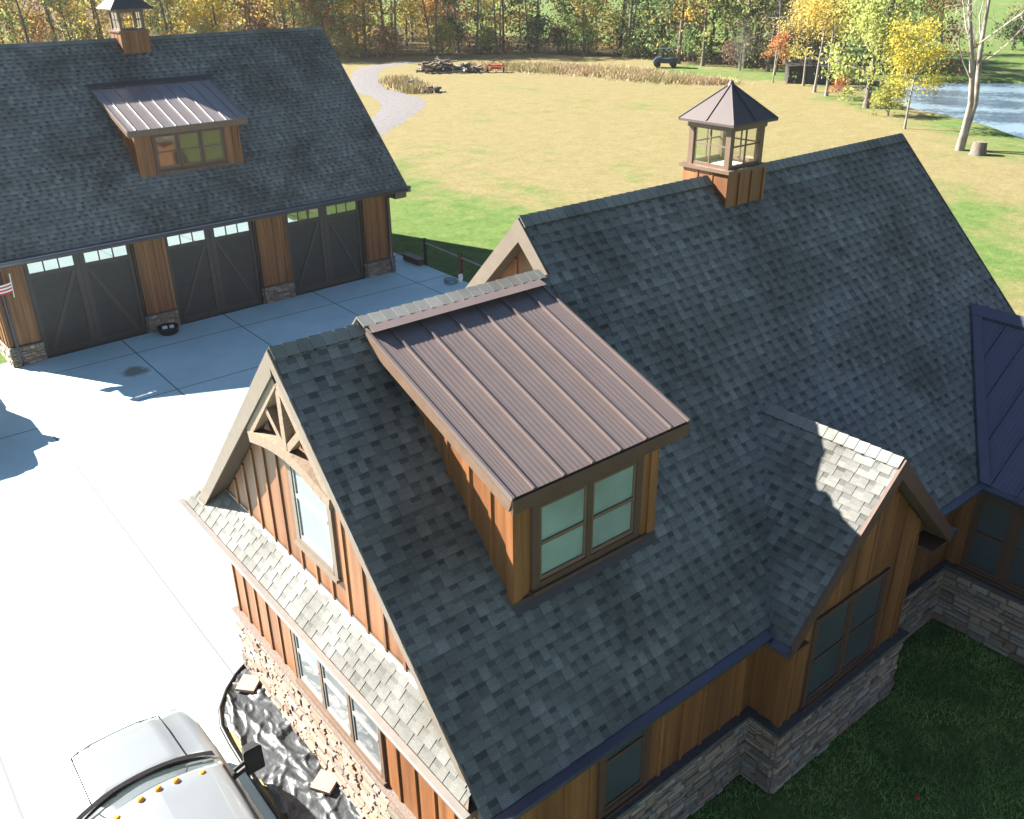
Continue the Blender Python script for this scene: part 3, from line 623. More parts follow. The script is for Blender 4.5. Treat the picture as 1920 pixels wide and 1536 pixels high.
siding(mb, (wx0, wy, rz(wy)), (1, 0, 0), (0, -1, 0), wx1-wx0, rz(wy)-.03, lambda u: zq(wy)-.05, 63, .4, .2, holes=[(1.46-wx0, 3.16-wx0, 4.2, 5.8)])
for x, sg in ((wx0, 1), (wx1, -1)): mb.box((x-.024*sg, wy-.024, rz(wy)-.02), (x+.10*sg, wy+.09, zq(wy)-.08), 0, 1.1)
dorm = mb.build('dormer', ['cedar'], house)
mb = MB(); ps = [(DX0, DF, DT), (DX1, DF, DT), (DX1, yT, zT), (DX0, yT, zT)]
mb.prism([(x, y, z-.16) for x, y, z in ps], [(x, y, z-.004) for x, y, z in ps], 0)
seam_roof(mb, (DX0, DF-.02, DT-.007), (1, 0, 0), Wd_, Nd_, DX1-DX0, (yT-DF)*l2, [.25, .64, 1.03, 1.43, 1.81, 2.2])
mb.beam((DX0-.012, DF-.02, DT-.035), (DX0-.012, yT, zT-.035), .10, .03, (0, 0, 1)); mb.beam((DX1+.012, DF-.02, DT-.035), (DX1+.012, yT, zT-.035), .10, .03)
mb.build('dormer_roof', ['metal'], dorm)
mb = MB(); mb.box((DX0-.02, DF-.035, DT-.185), (DX1+.02, DF-.002, DT-.03), 1); mb.beam((DX0-.018, DF, DT-.11), (DX0-.018, yT-.05, zT-.11), .13, .028)
mb.beam((DX1+.018, DF, DT-.11), (DX1+.018, yT-.05, zT-.11), .13, .028); mb.build('dormer_fascia', ['trim', 'darktrim'], dorm)  # front darker than sides: shaded and lit faces set by colour
window('dormer_window', (1.5, wy, 4.27), (1, 0, 0), (0, -1, 0), 1.62, 1.12, dorm, 'glass_shade', units=2, frame=.10, mull=.07)
mb = MB(); mb.face([(wx0-.02, wy-.085, rz(wy-.085)+.018), (wx1+.02, wy-.085, rz(wy-.085)+.018), (wx1+.04, wy-.02, rz(wy-.02)+.03), (wx0-.04, wy-.02, rz(wy-.02)+.03)]); mb.face([(wx0-.04, wy-.028, rz(wy)), (wx1+.04, wy-.028, rz(wy)), (wx1+.04, wy-.028, rz(wy)+.06), (wx0-.04, wy-.028, rz(wy)+.06)])
mb.build('dormer_flashing', ['flashdark'], dorm)
mb = MB(); ya_, yb_ = 3.30, 3.40                                  # raised closure and cap where the metal meets the ridge
mb.prism([(DX0, yb_-.012, zq(yb_)), (DX1, yb_-.012, zq(yb_)), (DX1, yb_+.1, zq(yb_)), (DX0, yb_+.1, zq(yb_))], [(DX0, ya_-.02, zq(yb_)+.045), (DX1, ya_-.02, zq(yb_)+.045), (DX1, yb_+.1, zq(yb_)+.10), (DX0, yb_+.1, zq(yb_)+.10)])
mb.build('ridge_flashing', ['metal'], dorm)
mb = MB(); a = (DX0-.05, YA, rz(YA)+.085); b = (DX1+.12, YA, rz(YA)+.085); ridge_cap(mb, a, b, -(Wd_*.8+Vector((0, 0, .05))), -Wb, wid=.17, seed=8, lift=.012); mb.build('ridge_cap', ['shingle'], dorm)
# --- right wing with metal roof
XR, ZR, XE = 12.07, 4.79, 9.6; SCs = (ZR-2.98)/(XR-XE); lc = math.hypot(1, SCs); WC = Vector((1, 0, SCs))/lc; NC = Vector((-SCs, 0, 1))/lc
mb = MB(); pr = [(XE, 2.98), (XR, ZR), (2*XR-XE, 2.98), (2*XR-XE, 2.82), (XR, ZR-.2), (XE, 2.82)]
A = [(x, 3.2, z) for x, z in pr]; Bq = [(x, -9, z) for x, z in pr]
for i in range(6): j = (i+1) % 6; mb.face([A[i], A[j], (Bq[j]), (Bq[i])], 0 if i < 2 else 1)
for q in (A, Bq): mb.face([q[0], q[1], q[4], q[5]], 1); mb.face([q[1], q[2], q[3], q[4]], 1)
seam_roof(mb, (XE, 2.4, 2.98+.006), (0, -1, 0), WC, NC, 11.4, (XR-XE)*lc, [.12+.405*i for i in range(28)])
seam_roof(mb, (2*XR-XE, -9, 2.98+.006), (0, 1, 0), Vector((-1, 0, SCs))/lc, Vector((SCs, 0, 1))/lc, 11.4, (XR-XE)*lc, [.12+.405*i for i in range(28)], pans=0)
for sg in (-1, 1): mb.face([(XR, 1.9, ZR+.06), (XR, -9, ZR+.06), (XR+sg*.17, -9, ZR+.06-.17*SCs), (XR+sg*.17, 1.9, ZR+.06-.17*SCs)]); mb.face([(XR+sg*.17, 1.9, ZR+.06-.17*SCs), (XR+sg*.17, -9, ZR+.06-.17*SCs), (XR+sg*.172, -9, ZR+.005-.17*SCs), (XR+sg*.172, 1.9, ZR+.005-.17*SCs)])
wing = mb.build('wing_roof', ['gutter', 'soffit'], house)
mb = MB()                                                          # valley trough along the main roof
vd = V3(XR-XE, (ZR-2.98)/S, ZR-2.98); p0 = V3(XE, (2.98-ZE)/S, 2.985); p1 = p0+vd; e1 = Vector((1, 0, 0))
nrm = (Nf+NC).normalized(); 
mb.face([p0+NC*.035+V3(.0, -.0, 0), p0+NC*.035+V3(.0, -.17, .0), p1+NC*.035+V3(.0, -.17, .0), p1+NC*.035]); mb.face([p0+Nf*.02, p1+Nf*.02, p1+Nf*.03+V3(-.1, 0, 0), p0+Nf*.03+V3(-.1, 0, 0)]); mb.face([p0+Nf*.02, p0+NC*.035, p1+NC*.035, p1+Nf*.02])
mb.build('valley_flashing', ['gutter'], house)
gutter((XE-.004, -.125, 2.975), (XE-.004, -9, 2.975), (-1, 0, 0), house)
mb = MB(); siding(mb, (XCW, YW, GL), (0, -1, 0), (-1, 0, 0), 8.5, GL, lambda u: 2.9, 71, .39, .14, holes=[(.28, 8, 1.1, 2.8)]); mb.face([(XCW, -8.1, 0), (14.2, -8.1, 0), (14.2, -8.1, 2.9), (XR, -8.1, 4.6), (XCW, -8.1, 2.9)]); mb.face([(14.17, -8.1, 0), (14.17, 2, 0), (14.17, 2, 2.9), (14.17, -8.1, 2.9)])
mb.build('wing_wall', ['cedar'], house)
window('window', (XCW, .10, 1.2), (0, -1, 0), (-1, 0, 0), 2.55, 1.45, house, 'glass_dark', units=4, frame=.07, mull=.13, sash_mat='darktrim', label='row of dark windows in the right wing')
# --- cupola on the main ridge
cupola((7.995, 4.20), 6.88, 7.38, .435, .525, 8.10, 8.60, rz(YB)+.05*0, S, house)
# --- electrical whip on pent end etc. omitted: nothing visible

# ================================================================== the garage (own frame, turned two degrees)
GE, GZ, GR_, GRZ = 22.658-22.5, 3.151, 27.574-22.5, 8.18; gx = lambda x: x-13
gar = empty('garage', (13, 22.5, 0), .0363, 'three door cedar garage with dark shingle roof standing across the driveway', 'garage')
gs = (GRZ-GZ)/(GR_-GE); gl_ = math.hypot(1, gs); GW = Vector((0, 1, gs))/gl_; GN = Vector((0, -gs, 1))/gl_; GWb = Vector((0, -1, gs))/gl_
X0, X1 = gx(-.15), gx(13.837); BY = 2*GR_-GE; gzf = lambda y: GZ+gs*(y-GE)
mb = MB(); pr = [(GE, GZ), (GR_, GRZ), (BY, GZ), (BY, GZ-.19), (GR_, GRZ-.24), (GE, GZ-.19)]
A = [(X0, y, z) for y, z in pr]; Bq = [(X1, y, z) for y, z in pr]
for i in range(6): j = (i+1) % 6; mb.face([A[i], A[j], Bq[j], Bq[i]], 0 if i < 2 else 1, .9)
for q in (A, Bq): mb.face([q[0], q[1], q[4], q[5]], 1); mb.face([q[1], q[2], q[3], q[4]], 1)
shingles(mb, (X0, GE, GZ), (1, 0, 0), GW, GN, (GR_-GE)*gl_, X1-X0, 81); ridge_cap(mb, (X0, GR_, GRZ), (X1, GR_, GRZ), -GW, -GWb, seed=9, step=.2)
mb.build('roof', ['shingle', 'soffit'], gar)
for x, dx in ((X0, -.04), (X1, .04)):
    mb = MB()
    for y0 in (GE, BY):
        b = [(y0, GZ+.012), (GR_, GRZ+.012), (GR_, GRZ-.27), (y0, GZ-.22)]; mb.prism([(x, y, z) for y, z in b], [(x+dx, y, z) for y, z in b]); mb.box((x, y0, GZ-.2), (x+3*dx, y0+.1*(1 if y0 > GE else -1), GZ))
    mb.build('rake_board', ['trim'], gar)
gutter((X0-.1, GE-.004, GZ-.005), (X1+.12, GE-.004, GZ-.005), (0, -1, 0), gar)
WY = .57; wl0, wl1 = gx(.25), gx(13.346); HD = 2.98; doors = [(1.09, 4.18), (5.1, 8.13), (9.2, 12.2)]
piers = [(.25, 1.09), (4.18, 5.1), (8.13, 9.2), (12.2, 13.346)]
mb = MB(); st = MB()
for k, (a, b) in enumerate(piers):
    siding(mb, (gx(a), WY, .56), (1, 0, 0), (0, -1, 0), b-a, .56, lambda u: HD+.02, 90+k, .30, .31)
    for x, s_ in ((gx(a), 1), (gx(b), -1)):
        mb.face([(x, WY, 0), (x, WY+.2, 0), (x, WY+.2, HD), (x, WY, HD)]); mb.box((x, WY-.022, .56), (x+s_*.09, WY, HD), 0, .75 if k < 9 else 1)
    stones(st, (gx(a)-.02, WY-.03, 0), (1, 0, 0), (0, -1, 0), b-a+.04, .55, 95+k, .8)
    st.box((gx(a)-.03, WY-.09, .55), (gx(b)+.03, WY, .585), 2)
    for x, dx in ((gx(a)-.02, -1), (gx(b)+.02, 1)): stones(st, (x, WY+.0, 0), (0, 1, 0), (dx, 0, 0), .15, .55, 99+k, .8)
siding(mb, (wl0, WY, HD), (1, 0, 0), (0, -1, 0), wl1-wl0, HD, lambda u: 3.3, 101, .4, .2)
for x0, x1 in ((X0+.005, wl0-.005), (wl1+.005, X1-.005)):                # boxed eave returns
    eb = MB(); eb.prism([(x0, GE+.01, GZ-.40), (x1, GE+.01, GZ-.40), (x1, WY+.25, GZ-.40), (x0, WY+.25, GZ-.40)], [(x0, GE+.01, GZ-.195), (x1, GE+.01, GZ-.195), (x1, WY+.25, GZ+.2), (x0, WY+.25, GZ+.2)]); eb.build('eave_return', ['trim'], gar)
gt = gable_top(GR_-WY, GRZ-.3, gs)
for x, n in ((wl0, -1), (wl1, 1)): siding(mb, (x, WY, .56), (0, 1, 0), (n, 0, 0), 2*(GR_-WY), .56, gt, 102, .4, .2)
for x, n in ((wl0, -1), (wl1, 1)): stones(st, (x+n*.02, WY-.06, 0), (0, 1, 0), (n, 0, 0), 2*(GR_-WY), .56, 103, 1)
by = 2*GR_-WY; mb.face([(wl0, by, 0), (wl1, by, 0), (wl1, by, 3.2), (wl0, by, 3.2)])
mb.build('wall', ['cedar'], gar); st.build('stone_base', ['stone', 'mortar', 'ledge'], gar)
for a, b in doors:
    a = gx(a); b = gx(b); y = WY+.17; f = MB(); t = MB(); g = MB(); c = (a+b)/2
    f.box((a+.05, y, .015), (b-.05, y+.04, HD))
    for z in (.62, 1.22, 1.82, 2.42): f.box((a+.05, y-.004, z-.006), (b-.05, y, z+.006), 0, .6)
    d_ = f.build('garage_door', ['door'], gar)
    t.box((a+.001, y-.10, .0), (a+.06, y-.001, HD-.01), 0, .7); t.box((b-.06, y-.10, 0), (b-.001, y-.001, HD-.01), 0, .7)
    t.box((a+.06, y-.028, .02), (a+.17, y-.005, HD-.02)); t.box((b-.17, y-.028, .02), (b-.06, y-.005, HD-.02)); t.box((c-.16, y-.028, .02), (c-.004, y-.005, HD-.02)); t.box((c+.004, y-.028, .02), (c+.16, y-.005, HD-.02))
    for s_ in (-1, 1):
        t.beam((c+s_*.2, y-.016, 2.36), (c+s_*1.28, y-.016, .1), .10, .016, (1, 0, 0)); u0, u1 = sorted((c+s_*.161, c+s_*(b-c-.171)))
        t.box((u0, y-.026, 2.40), (u1, y-.005, 2.52)); t.box((u0, y-.026, .02), (u1, y-.005, .17)); t.box((u0, y-.026, 2.9), (u1, y-.005, HD-.02)); w3 = (u1-u0)/3
        for k in range(3):
            if k: t.box((u0+w3*k-.018, y-.022, 2.52), (u0+w3*k+.018, y-.005, 2.9))
            g = MB() if k == 0 else g
            g.face([(u0+w3*k+(.018 if k else 0), y-.012, 2.52), (u0+w3*(k+1)-(.018 if k < 2 else 0), y-.012, 2.52), (u0+w3*(k+1)-(.018 if k < 2 else 0), y-.012, 2.9), (u0+w3*k+(.018 if k else 0), y-.012, 2.9)])
        g.build('door_glass', ['glass_door'], d_)
    t.build('door_trim', ['doortrim'], d_)
    s_ = MB(); s_.box((a+.05, y-.16, -.02), (b-.05, y+.04, .012)); s_.build('door_sill', ['ledge'], d_)
for x in (gx(.42), gx(13.2)):
    mb = MB(); q = [(x, GE-.05, GZ-.12), (x, GE+.0, GZ-.24), (x, WY-.07, GZ-.42), (x, WY-.07, .62), (x, WY-.13, .5), (x, WY-.13, .12), (x, WY-.2, .06)]; mb.tube(q, .042, 8); mb.build('downspout', ['gutter'], gar)
# garage dormer
mb = MB(); ax0, ax1, fy = gx(5.11), gx(8.44), 24.0-22.5; tz = 5.93; ey = 23.78-22.5; bz = .382; dzq = lambda y: tz+bz*(y-ey); yt = 26.30-22.5
for x, sg in ((ax0, -1), (ax1, 1)):
    ys = [fy, 1.9, 2.3, 2.7, 3.1, 3.5, 3.7]; r = random.Random(7)
    for a, b in zip(ys[:-1], ys[1:]): mb.face([(x, a, gzf(a)-.03), (x, b, gzf(b)-.03), (x, b, dzq(b)-.08), (x, a, dzq(a)-.08)], 0, r.uniform(.9, 1.1))
    for yy in ys[1:-1]: mb.box((x, yy-.02, gzf(yy-.02)), (x+sg*.02, yy+.02, dzq(yy)-.08))
siding(mb, (ax0, fy, gzf(fy)), (1, 0, 0), (0, -1, 0), ax1-ax0, gzf(fy)-.03, lambda u: dzq(fy)-.08, 111, .2, .11, holes=[(.4, 2.95, 4.5, 6.2)])
gd = mb.build('dormer', ['cedar'], gar); rx0, rx1 = gx(4.9), gx(8.66)
mb = MB(); ps = [(rx0, ey, tz), (rx1, ey, tz), (rx1, yt, dzq(yt)), (rx0, yt, dzq(yt))]; mb.prism([(x, y, z-.16) for x, y, z in ps], [(x, y, z-.004) for x, y, z in ps])
ll = math.hypot(1, bz); seam_roof(mb, (rx0, ey-.02, tz-.007), (1, 0, 0), Vector((0, 1, bz))/ll, Vector((0, -bz, 1))/ll, rx1-rx0, (yt-ey)*ll, [.25+.405*i for i in range(9)], pans=3)
mb.beam((rx0-.01, ey-.02, tz-.03), (rx0-.01, yt, dzq(yt)-.03), .10, .03); mb.beam((rx1+.01, ey-.02, tz-.03), (rx1+.01, yt, dzq(yt)-.03), .10, .03)
mb.build('dormer_roof', ['metalpale'], gd)
mb = MB(); mb.box((rx0-.02, ey-.035, tz-.19), (rx1+.02, ey-.002, tz-.03)); mb.beam((rx0-.015, ey, tz-.11), (rx0-.015, yt-.1, dzq(yt)-.12), .13, .03); mb.beam((rx1+.015, ey, tz-.11), (rx1+.015, yt-.1, dzq(yt)-.12), .13, .03); mb.build('dormer_fascia', ['trim'], gd)
mb = MB(); mb.face([(rx0-.1, yt-.06, dzq(yt)+.03), (rx1+.1, yt-.06, dzq(yt)+.03), (rx1+.1, yt+.12, gzf(yt+.12)+.035), (rx0-.1, yt+.12, gzf(yt+.12)+.035)]); mb.face([(rx0-.1, yt-.06, dzq(yt)-.04), (rx1+.1, yt-.06, dzq(yt)-.04), (rx1+.1, yt-.06, dzq(yt)+.03), (rx0-.1, yt-.06, dzq(yt)+.03)]); mb.build('dormer_flashing', ['flashdark'], gd)
window('dormer_window', (gx(5.62), fy, 4.62), (1, 0, 0), (0, -1, 0), 2.32, 1.13, gd, 'glass_warm', units=3, frame=.1, mull=.08)
cupola((gx(6.83), 27.59-22.5), 7.76, 8.39, .44, .67, 9.08, 9.72, GRZ, gs, gar)

# ================================================================== truck on the driveway
def loft(mb, secs, mat=0):
    rows = []
    for y, pts in secs: rows.append([(x, y, z) for x, z in pts]+[(-x, y, z) for x, z in pts[-2:0:-1]])
    mb.grid(rows, mat, 1, True, True); mb.face(rows[0], mat); mb.face(rows[-1][::-1], mat)
def truck(loc, rz_, label, group=None):
    T = empty('pickup_truck', loc, rz_, label, 'pickup truck', group)
    def sec(w, zf, zc, zb=.5): return [(0, zc), (.40*w, zc), (.50*w, zc-.004), (.60*w, zf+.006), (.80*w, zf), (.93*w, zf-.03), (.985*w, zf-.09), (w, zf-.22), (w, .78), (.985*w, zb+.04), (.93*w, zb), (0, zb)]
    mb = MB(); loft(mb, [(3.02, sec(.72, .84, .86, .62)), (2.99, sec(.84, .98, 1.04, .58)), (2.93, sec(.90, 1.06, 1.13)), (2.8, sec(.945, 1.115, 1.185)), (2.5, sec(.965, 1.15, 1.225)), (2.0, sec(.975, 1.18, 1.255)), (1.95, sec(.976, 1.185, 1.258)), (1.88, sec(.978, 1.20, 1.245)), (1.78, sec(.978, 1.20, 1.205)), (.5, sec(.978, 1.21, 1.21)), (-1.08, sec(.978, 1.21, 1.21)), (-1.10, sec(.96, 1.18, 1.18)), (-1.14, sec(.985, 1.25, .9)), (-3.0, sec(.985, 1.25, .9))])
    body = mb.build('body', ['paint'], T)
    wy = lambda x: 1.84-.26*(x/.88)**2; ty = lambda x: .98-.16*(x/.70)**2
    # greenhouse: one shell of roof, pillars and sides
    mb = MB(); n = 14; rows = []
    for k, (hw, z, f) in enumerate(((.90, 1.205, 0), (.885, 1.26, .1), (.735, 1.84, .93), (.70, 1.895, 1.0), (.64, 1.925, 1.03), (.45, 1.95, 1.09), (.0, 1.965, 1.16))):
        ring = []
        for i in range(n+1): u = -1+2*i/n; x = u*hw; yy = wy(u*.88)+(ty(u*.70)-wy(u*.88))*min(f, 1)-(max(f-1, 0))*1.1*(1-.0*abs(u)); ring.append((x, yy, z))
        yb = -.98+.12*min(f, 1)*1.0+max(f-1, 0)*1.5
        for i in range(n+1): u = 1-2*i/n; ring.append((u*hw, yb, z))
        rows.append(ring)
    mb.grid(rows, 0, 1, True, True); mb.build('cab', ['paint'], body)
    mb = MB(); gr = []
    for f in (.06, .3, .6, .9): gr.append([(u*(.82+(.66-.82)*f), wy(u*.84)+(ty(u*.68)-wy(u*.84))*f+.014, 1.225+(1.865-1.225)*f+.012) for u in [-1+2*i/12 for i in range(13)]])
    mb.grid(gr, 0, 1, True); mb.build('windshield', ['carglass'], body)
    for sg in (-1, 1):
        for a, b, a2, b2 in ((1.28, .28, .86, .26), (.18, -.88, .16, -.8)):
            mb = MB(); q = [(sg*.893, a, 1.27), (sg*.893, b, 1.27), (sg*.752, b2, 1.83), (sg*.752, a2, 1.83)]; mb.face([(x+sg*.012, y, z) for x, y, z in q]); mb.build('side_window', ['carglass'], body)
    mb = MB(); rows = []
    for d, z in ((.02, 1.235), (.06, 1.225), (.15, 1.215)): rows.append([(u*.86, wy(u*.86)-.02+d*1.0, z+(.03 if abs(u) < .9 else 0)*(d < .1)) for u in [-1+2*i/12 for i in range(13)]])
    mb.grid([[(x, y, z+.03) for x, y, z in r] for r in rows], 0, 1, True); mb.build('cowl', ['matte'], body)
    for x0, x1 in ((-.72, .02), (-.06, .70)):
        mb = MB(); pts = [(x0+(x1-x0)*i/6, wy(x0+(x1-x0)*i/6)-.075+.03*math.sin(i*.5), 1.335) for i in range(7)]; mb.tube(pts, .013, 5); mb.tube([(x0+.37, wy(x0+.37)+.03, 1.29), pts[3]], .014, 5); mb.build('wiper', ['matte'], body)
    for x in (-.48, -.20, 0, .20, .48):
        mb = MB(); mb.lathe([(.043, -.005), (.043, .018), (.036, .036), (.018, .046)], (x, ty(x)-.12, 1.945-.05*(x/.6)**2), 10)
        o = mb.build('marker_light', ['amber'], body)
    for sg in (-1, 1):
        mb = MB(); cx = sg*1.19; mb.tube([(sg*.93, 1.22, 1.16), (sg*1.06, 1.2, 1.22), (cx, 1.2, 1.25)], .035, 6); mb.tube([(sg*.93, 1.18, 1.30), (cx, 1.2, 1.36)], .028, 6)
        prof = [(-.11, 1.13), (.11, 1.13), (.125, 1.16), (.12, 1.50), (.095, 1.53), (-.095, 1.53), (-.12, 1.5), (-.125, 1.16)]
        mb.prism([(cx+x, 1.15, z) for x, z in prof], [(cx+x*.75, 1.29, 1.33+(z-1.33)*.85) for x, z in prof])
        mr = mb.build('side_mirror', ['black'], body); g = MB(); g.face([(cx-.095, 1.146, 1.17), (cx+.095, 1.146, 1.17), (cx+.095, 1.146, 1.49), (cx-.095, 1.146, 1.49)]); g.build('mirror_glass', ['carglass'], body)
        for y in (2.05, -2.0):
            t = MB(); t.tube([(sg*.74, y, .40), (sg*.76, y, .40), (sg*.96, y, .40), (sg*.98, y, .40)], [.34, .40, .40, .36], 22); w = t.build('wheel', ['rubber'], T)
            r = MB(); r.tube([(sg*.965, y, .40), (sg*.985, y, .40)], [.25, .21], 16); r.build('rim', ['chrome'], w)
        hl = MB(); hl.box((sg*.52, 2.9, .86), (sg*.82, 3.0, 1.02)); hl.build('headlight', ['glass_white'], body)
        hg = MB(); hg.tube([(sg*.565, 2.90, 1.10), (sg*.575, 2.5, 1.165), (sg*.585, 2.0, 1.193), (sg*.587, 1.9, 1.205)], .009, 5); hg.build('panel_gap', ['matte'], body)
    for sg in (-1, 1):
        for y in (1.30, .22, -.92): g = MB(); g.tube([(sg*.985, y, .62), (sg*.985, y, .98), (sg*.97, y, 1.12)], .007, 4); g.build('panel_gap', ['matte'], body)
        g = MB(); g.tube([(sg*.725, .80, 1.875), (sg*.722, .0, 1.885), (sg*.715, -.84, 1.87)], .012, 5); g.build('drip_rail', ['matte'], body)
    g = MB(); g.tube([(-.54, 2.90, 1.118), (-.3, 2.935, 1.140), (0, 2.94, 1.145), (.3, 2.935, 1.140), (.54, 2.90, 1.118)], .008, 5); g.build('panel_gap', ['matte'], body)
    mb = MB(); mb.box((-.48, 2.99, .68), (.48, 3.05, 1.02)); mb.build('grille', ['chrome'], body)
    for a, b in (((-.94, 2.92, .42), (.94, 3.14, .62)), ((-.94, -3.12, .48), (.94, -2.98, .66))): mb = MB(); mb.box(a, b); mb.build('bumper', ['chrome'], body)
    mb = MB(); mb.box((-.78, -2.92, .78), (.78, -1.2, .80)); mb.build('bed_floor', ['black'], body)
    return T
truck((-2.11, 2.50, 0), 0, 'silver pickup truck with five amber roof lights parked beside the planting bed', 'pickup trucks on the driveway')
truck((-2.45, 20.3, 0), math.pi, 'pickup truck standing left of the garage, only its shadow reaching the driveway', 'pickup trucks on the driveway')

# ================================================================== planting bed
def inside(x, y, P):
    c = False
    for (x0, y0), (x1, y1) in zip(P, P[1:]+P[:1]):
        if (y0 > y) != (y1 > y) and x < (x1-x0)*(y-y0)/(y1-y0)+x0: c = not c
    return c
from mathutils import noise as mn
mb = MB(); nx, ny = 50, 240; gx0, gy0, dx, dy = -.74, .45, .019, .0262; vid = {}
def sheet_z(x, y):
    p = Vector((x*2.2, y*1.3, .3)); a = mn.noise(p); b = mn.noise(p*2.7+Vector((5, 1, 0))); c = mn.noise(Vector((x*6+y*2, y*3-x*2, 2)))
    rid = max(0, 1-abs(a)*6)*.055+max(0, 1-abs(b)*5)*.025
    return .0+rid+.012*c+.035*max(0, 1-abs(x+.2+.12*math.sin(y*1.2))*14)
shr = [(x+(.07 if x < .2 else 0)+.03*math.sin(i*2.3), y) for i, (x, y) in enumerate(BED)]
for i in range(nx):
    for j in range(ny):
        x, y = gx0+(i+.5)*dx, gy0+(j+.5)*dy
        if not inside(x-.05-.05*mn.noise(Vector((x*3, y*2, 1))), y, shr) or x > .17: continue
        ids_ = []
        for a, b in ((i, j), (i+1, j), (i+1, j+1), (i, j+1)):
            if (a, b) not in vid: vid[(a, b)] = len(mb.v); px, py = gx0+a*dx, gy0+b*dy; mb.v.append((px, py, sheet_z(px, py)))
            ids_.append(vid[(a, b)])
        mb.f.append(tuple(ids_)); mb.m.append(0); mb.t.append(1); mb.h.append(.5); mb.s.append(True)
tag(mb.build('landscape_fabric', 'sheet'), 'crumpled black plastic sheet laid in the bed along the stone wall', 'plastic sheet')
for c, a, lab in (((.02, 6.32), .72, 'square tan paver on the black plastic at the narrow end of the bed'), ((.035, 3.84), .55, 'square tan paver on the black plastic close to the truck mirror')):
    mb = MB(); hs = .155; q = [(-hs, -hs), (hs, -hs), (hs, hs), (-hs, hs)]; r_ = lambda x, y: (x*math.cos(a)-y*math.sin(a), x*math.sin(a)+y*math.cos(a))
    mb.prism([(*r_(x, y), 0) for x, y in q], [(*r_(x*.98, y*.98), .05) for x, y in q]); o = mb.build('paver', 'paver'); o.location = (*c, .045); o.rotation_euler = (.04, -.05, 0); tag(o, lab, 'paver', 'pavers in the planting bed')
mb = MB(); mb.tube([(x+.035, y, .0) for x, y in BED[:-1]], .028, 6); tag(mb.build('bed_edging', 'black'), 'black plastic edging curving round the planting bed', 'edging')

# ================================================================== things by the garage
tub = empty('tub', (4.6, 22.36, 0), 0, 'round black rubber tub beside the stone pier of the garage', 'tub')
mb = MB(); mb.lathe([(.24, .0), (.29, .04), (.315, .20), (.325, .22), (.30, .225), (.27, .16), (.02, .15)], (0, 0, 0), 22); mb.build('shell', 'rubber', tub)
mb = MB(); mb.box((-.17, -.04, .165), (-.03, .04, .25)); mb.box((.04, -.08, .165), (.16, 0, .25)); mb.build('handle', 'whitecloth', tub)
fl = empty('flag', (.66, 22.55, 2.4), 0, 'striped flag on a short white pole beside the left garage door', 'flag')
mb = MB(); mb.tube([(.02, .02, -.38), (0, -.30, .38)], .014, 6); mb.build('pole', 'whitecloth', fl)
for nm, z0, z1, x0, x1, m_ in [('stripe', -.13+.045*k, -.085+.045*k, -.75, -.02, 'redcloth' if k % 2 == 0 else 'whitecloth') for k in range(6)]+[('canton', -.10, .15, -.78, -.48, 'bluecloth')]:
    mb = MB(); e = .006 if nm == 'canton' else 0
    if nm == 'canton': e = .006
    for sgn in ((1, -1) if nm == 'canton' else (1,)):
        mb.grid([[(x0+(x1-x0)*i/10, -.27+.05*math.sin((x0+(x1-x0)*i/10)*9)-e*sgn, zz-.18*(1-(x0+(x1-x0)*i/10+1)) *0-.14*abs(x0+(x1-x0)*i/10)) for i in range(11)] for zz in (z0, z1)], 0, 1, True)
    mb.build('cloth' if nm == 'stripe' else 'canton', m_, fl)
fen = empty('fence', (14.6, 20, 0), 0, 'black post and rail fence along the edge of the concrete', 'fence')
pp = [(14.66, 22.95), (14.56, 20.55), (14.46, 18.15), (14.36, 15.75), (14.26, 13.35)]
for x, y in pp: mb = MB(); mb.box((x-14.6-.045, y-20-.045, -.1), (x-14.6+.045, y-20+.045, 1.0)); mb.prism([(x-14.6+a*.06, y-20+b*.06, 1.0) for a, b in ((-1, -1), (1, -1), (1, 1), (-1, 1))], [(x-14.6+a*.03, y-20+b*.03, 1.05) for a, b in ((-1, -1), (1, -1), (1, 1), (-1, 1))]); mb.build('post', 'black', fen)
for a, b in zip(pp[:-1], pp[1:]):
    mb = MB(); mb.beam((a[0]-14.6, a[1]-20-.045, .86), (b[0]-14.6, b[1]-20+.045, .86), .05, .05); mb.build('rail', 'chrome' if 0 else 'flash', fen)
    mb = MB()
    for z in (.2, .36, .52, .68): mb.tube([(a[0]-14.6, a[1]-20-.045, z), (b[0]-14.6, b[1]-20+.045, z)], .004, 4)
    mb.build('wire', 'black', fen)
mb = MB(); mb.box((-.13, -.55, 0), (.13, .55, .22)); mb.box((-.16, -.58, .19), (.16, .58, .24), 0, .7); o = mb.build('planter', 'darktrim'); o.location = (14.5, 23.55, 0); tag(o, 'long low dark planter box at the foot of the first fence post', 'planter')
mb = MB(); mb.box((-.2, -.2, 0), (.2, .2, .3)); mb.box((-.23, -.23, .26), (.23, .23, .31), 0, .7); o = mb.build('planter', 'darktrim'); o.location = (14.3, 25.6, 0); tag(o, 'square dark planter box by the far garage corner', 'planter')
sh = empty('shovel', (14.42, 20.4, 0), 0, 'red handled shovel leaning on the second fence post', 'shovel')
mb = MB(); mb.tube([(.0, 0, .32), (.08, .08, 1.05)], .016, 6); mb.build('handle', 'red', sh); mb = MB(); mb.grid([[(-.09, -.01, .32), (0, -.03, .33), (.09, -.01, .32)], [(-.1, -.03, .15), (0, -.05, .14), (.1, -.03, .15)], [(-.03, -.04, .03), (0, -.05, .0), (.03, -.04, .03)]]); mb.build('blade', 'whitecloth', sh)
